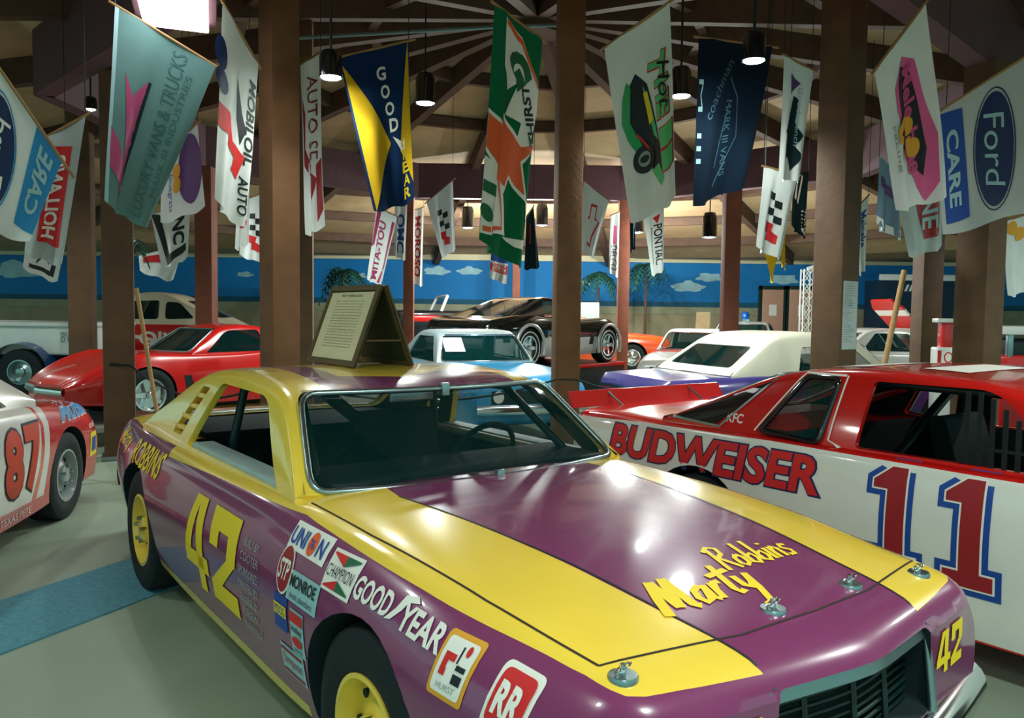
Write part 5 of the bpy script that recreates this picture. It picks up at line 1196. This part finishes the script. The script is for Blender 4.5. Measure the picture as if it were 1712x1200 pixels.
flag('white flag with a pink and black emblem and yellow 99', [(1462, 118), (1546, 6), (1576, 326), (1494, 352)], (5.9, 6.1), K_WHITE,
     [('emblem', fr([Pg([(.52, .12), (.72, .20), (.80, .40), (.92, .66), (.86, .90), (.70, .98), (.56, .90), (.40, .66), (.26, .38), (.28, .24)])]), I_PINK), ('emblem', fr([Pg([(.46, .16), (.62, .24), (.70, .44), (.78, .70), (.70, .84), (.58, .80), (.46, .58), (.34, .36), (.36, .24)])]), I_BLACK, 2), ('lettering', vt('Meleshine', .55, .50, .62, .20, bold=.03), ink('rose_print', (200, 70, 124)), 3), *[('figure_nine', fr([Ring(u_, t_, .115, .055, .055), Ln([(u_-.02, t_-.05), (u_-.14, t_-.045), (u_-.24, t_-.01), (u_-.25, t_+.03), (u_-.20, t_+.05)], .055)]), I_GOLD, 5) for u_, t_ in ((.46, .52), (.53, .66))], ('lettering', vt('racing', .16, .60, .3, .07), I_GREY)], folds=1.2, amp=.05)
flag('large pale flag with a navy oval and blue band', [(1562, 192), (1780, 52), (1780, 330), (1576, 392)], (6.9, 6.5), K_PALE,
     [('band', fr([Pg([(.02, .02), (.22, .08), (.24, .90), (.04, .92)])]), I_BLUE), ('band_letter', vt('CARE', .13, .5, .6, .10, bold=.03), I_PALEB, 2), ('oval', fr([El(.46, .50, .155, .40)]), I_NAVY), ('oval_ring', fr([Ring(.46, .50, .172, .43, .010)]), I_NAVY), ('lettering', vt('Ford', .46, .50, .56, .16, shear=.3), I_PALEB, 2)], folds=1, amp=.03)
flag('pale flag with a dark red block hanging under the pink emblem flag', [(1500, 338), (1577, 300), (1576, 410), (1518, 430)], (6.9, 7.1), K_PALE, [('red_block', fr([Pg([(.38, .10), (.86, .0), (.88, .78), (.52, .78)])]), I_DRED), ('lettering', lambda W, H: [T('NE', .66*W, -.38*H, .52*H, .32*W, rot=-PI/2-.1, bold=.02)], I_PALEB, 2)], amp=.03, stick=False)
flag('blue-grey folded flag behind the pink emblem flag', [(1470, 262), (1502, 286), (1508, 400), (1462, 374)], (7.6, 7.8), K_BLUEG, [('stripe', fr([Pg([(.1, .25), (.9, .35), (.9, .5), (.1, .4)])]), I_PURPLE), ('hem', fr([Pg([(0, .88), (1, .88), (1, 1), (0, 1)])]), I_WHITE)], amp=.04, stick=False)
flag('white flag with yellow figures at the end beside the dark post', [(1674, 372), (1740, 350), (1740, 480), (1682, 494)], (8.6, 8.8), K_WHITE, [('number', fr([El(.25, .12, .16, .09), El(.45, .22, .16, .09)]), I_GOLD), ('mark', fr([Pg([(.6, .1), (.9, .1), (.9, .4), (.6, .35)])]), I_PINK)], amp=.05)
# ================================================================ smaller things
def leaning(label, a, b, Y, r):
    A, B = at(*a, Y), at(*b, Y-.15)
    o = MB().tube([A, B, B+(B-A)*((B.z)/(A.z-B.z))*.98], r, 10).build('wooden_pole', mat('pale_wood_pole', RGB(168, 132, 84), .7, vary=.12, scale=9), None, 60)
    tag(o, label, 'pole')
leaning('pale wooden pole leaning beside the thick brown post', (228, 482), (256, 650), 8.25, .021)
leaning('pale wooden pole leaning beside the notice post', (1512, 452), (1481, 598), 8.6, .028)
def rope(label, pts, sag, r=.012):
    """pts: world points on the posts the rope is tied to"""
    out = []
    for a, b, g in zip(pts, pts[1:], sag):
        for k in range(14):
            t = k/14; p = Vector(a).lerp(Vector(b), t); p.z -= g*4*t*(1-t); out.append(p)
    out.append(Vector(pts[-1]))
    o = MB().tube(out, r, 8).build('barrier_rope', M_BLACK, None, 60); tag(o, label, 'rope')
rope('black barrier rope sagging from the thick brown post to the two-toned post', [(-4.30, 8.715, 1.04), (-4.10, 8.76, 1.03), (-2.235, 7.46, .98)], [.0, .24])
rope('black barrier rope slung past the knotty post to the notice post', [(-2.055, 7.46, .98), (.48, 8.81, .93), (.70, 8.83, .93), (3.14, 8.20, .98)], [.2, 0, .22])
# potted palms before the painted sky
def palm(px, py, Y, R_, n, label, seed):
    random.seed(seed); c = at(px, py, Y); g = mat('palm_leaf', RGB(22, 74, 62), .6, vary=.3, scale=8)
    o = empty('potted_palm', (c.x, c.y, 0), random.uniform(0, 3), label=label, cat='plant')
    MB().lathe([(0, 0), (.20, 0), (.27, .42), (.25, .42), (.23, .38), (0, .38)], 20).build('pot', mat('clay_pot', RGB(120, 76, 54), .8, vary=.1), o, 40)
    MB().tube([(0, 0, .3), (.04, .02, c.z*.6), (0, 0, c.z)], [.05, .04, .03], 8).build('trunk', beam, o, 60)
    for k in range(n):
        a = 2*PI*k/n+random.uniform(-.2, .2); L = R_*random.uniform(.8, 1.1); up = random.uniform(.1, .9); m_ = MB()
        pts = []
        for i in range(9):
            t = i/8; pts.append(Vector((math.cos(a)*L*t*(1-.15*t), math.sin(a)*L*t*(1-.15*t), c.z+L*(up*t-1.25*t*t))))
        for i in range(1, 9):
            p = pts[i]; d = (pts[i]-pts[i-1]).normalized(); s_ = d.cross(Vector((0, 0, 1))).normalized()
            for sg in (-1, 1):
                l_ = L*.34*math.sin(PI*(i/8)*.85+.25); tip = p+s_*sg*l_+d*l_*.6-Vector((0, 0, l_*.5)); w = d*L*.06
                m_.add([p-w, p+w, tip], [(0, 1, 2)])
        m_.tube(pts, .008, 5)
        m_.build('frond', g, o)
palm(578, 455, 23.4, 1.0, 14, 'potted palm standing left of the navy pennant before the painted sky', 1)
palm(1002, 462, 23.8, .8, 14, 'potted palm standing between the knotty post and the slim post', 2)
palm(1080, 445, 24.0, .8, 14, 'potted palm right of the slim post behind the black-lettered flag', 3)
palm(212, 405, 9.46, .31, 12, 'tall thin palm close behind the thick brown post', 4)
# white lattice mast by the doors
c = at(1350, 450, 19.5)
o = empty('lattice_mast', (c.x, c.y, 0), 0, label='white lattice mast standing near the pink doors', cat='mast')
wm_ = mat('white_enamel', RGB(220, 224, 220), .4, vary=.02)
for x in (-.11, .11):
    for y in (-.11, .11): MB().tube([(x, y, 0), (x, y, c.z)], .018, 6).build('upright', wm_, o)
n = int(c.z/.28)
for k in range(n):
    z0 = k*c.z/n; z1 = (k+1)*c.z/n
    for y in (-.11, .11):
        MB().tube([(-.11, y, z0), (.11, y, z1)], .011, 5).build('brace', wm_, o); MB().tube([(.11, y, z0), (-.11, y, z1)], .011, 5).build('brace', wm_, o)
MB().tube([(0, 0, c.z), (.25, 0, c.z+.08)], .05, 8).build('arm', wm_, o)
# shop-front sign and cabinet against the back wall
a, b = at(1472, 458, 24.5), at(1600, 480, 24.5)
o = empty('wall_sign', ((a.x+b.x)/2, 24.5, 0), 0, label='dark booth with a white fascia strip against the painted wall', cat='booth')
w = (b.x-a.x)/2
bevelbox('fascia', (-w, 0, b.z+.18), (w, .1, a.z), M_WHITE, o, .02); bevelbox('booth_body', (-w+.05, .05, 0), (w-.05, 1.2, b.z+.2), mat('dark_blue_booth', RGB(12, 46, 70), .6, vary=.08), o, .03)
for k in range(5): MB().prism([(-w+.75+.13*k, b.z-.14), (-w+.81+.13*k, b.z-.14), (-w+.89+.13*k, b.z+.06), (-w+.83+.13*k, b.z+.06)], .02, .05, lambda p_, q_, h: (p_, h, q_)).build('stripe', M_WHITE, o)
# small white windshield frame of an open roadster behind the black sports car
c = at(745, 512, 23.4)
o = empty('open_roadster', (c.x, c.y, 0), math.radians(200), label='open roadster with a white windshield frame behind the black sports car', cat='car')
bevelbox('body', (-1.6, -.75, .35), (1.6, .75, c.z-.12), mat('dark_roadster_paint', RGB(16, 24, 28), .2, coat=.6, vary=.03), o, .18, 4); bevelbox('red_flank', (-1.2, -.78, c.z-.45), (1.4, .78, c.z-.25), M_RED, o, .08, 3)
for x in (-1.1, 1.1):
    for sg in (-1, 1): wheel(o, x, sg*.78, .33, .2, M_CHROME, 'steel', .6, detail=False)
MB().tube([(.3, -.62, c.z-.15), (.1, -.55, c.z+.28), (.1, .55, c.z+.28), (.3, .62, c.z-.15)], .045, 8).build('windshield_frame', M_WHITE, o, 60)
MB().add([(.3, -.6, c.z-.12), (.1, -.53, c.z+.27), (.1, .53, c.z+.27), (.3, .6, c.z-.12)], [(0, 1, 2, 3)]).build('windshield', M_GLASS, o)
# white cabinet behind the orange car, low hedge-green counter by the doors
c = at(975, 520, 22.6); bx_ = empty('white_cabinet', (c.x, c.y, 0), 0, label='small white cabinet standing before the painted sky', cat='cabinet')
bevelbox('case', (-.45, -.2, 0), (.42, .2, 1.95), M_WHITE, bx_, .02); bevelbox('door', (-.40, -.215, .1), (.37, -.2, 1.85), I_GREY, bx_, .004)
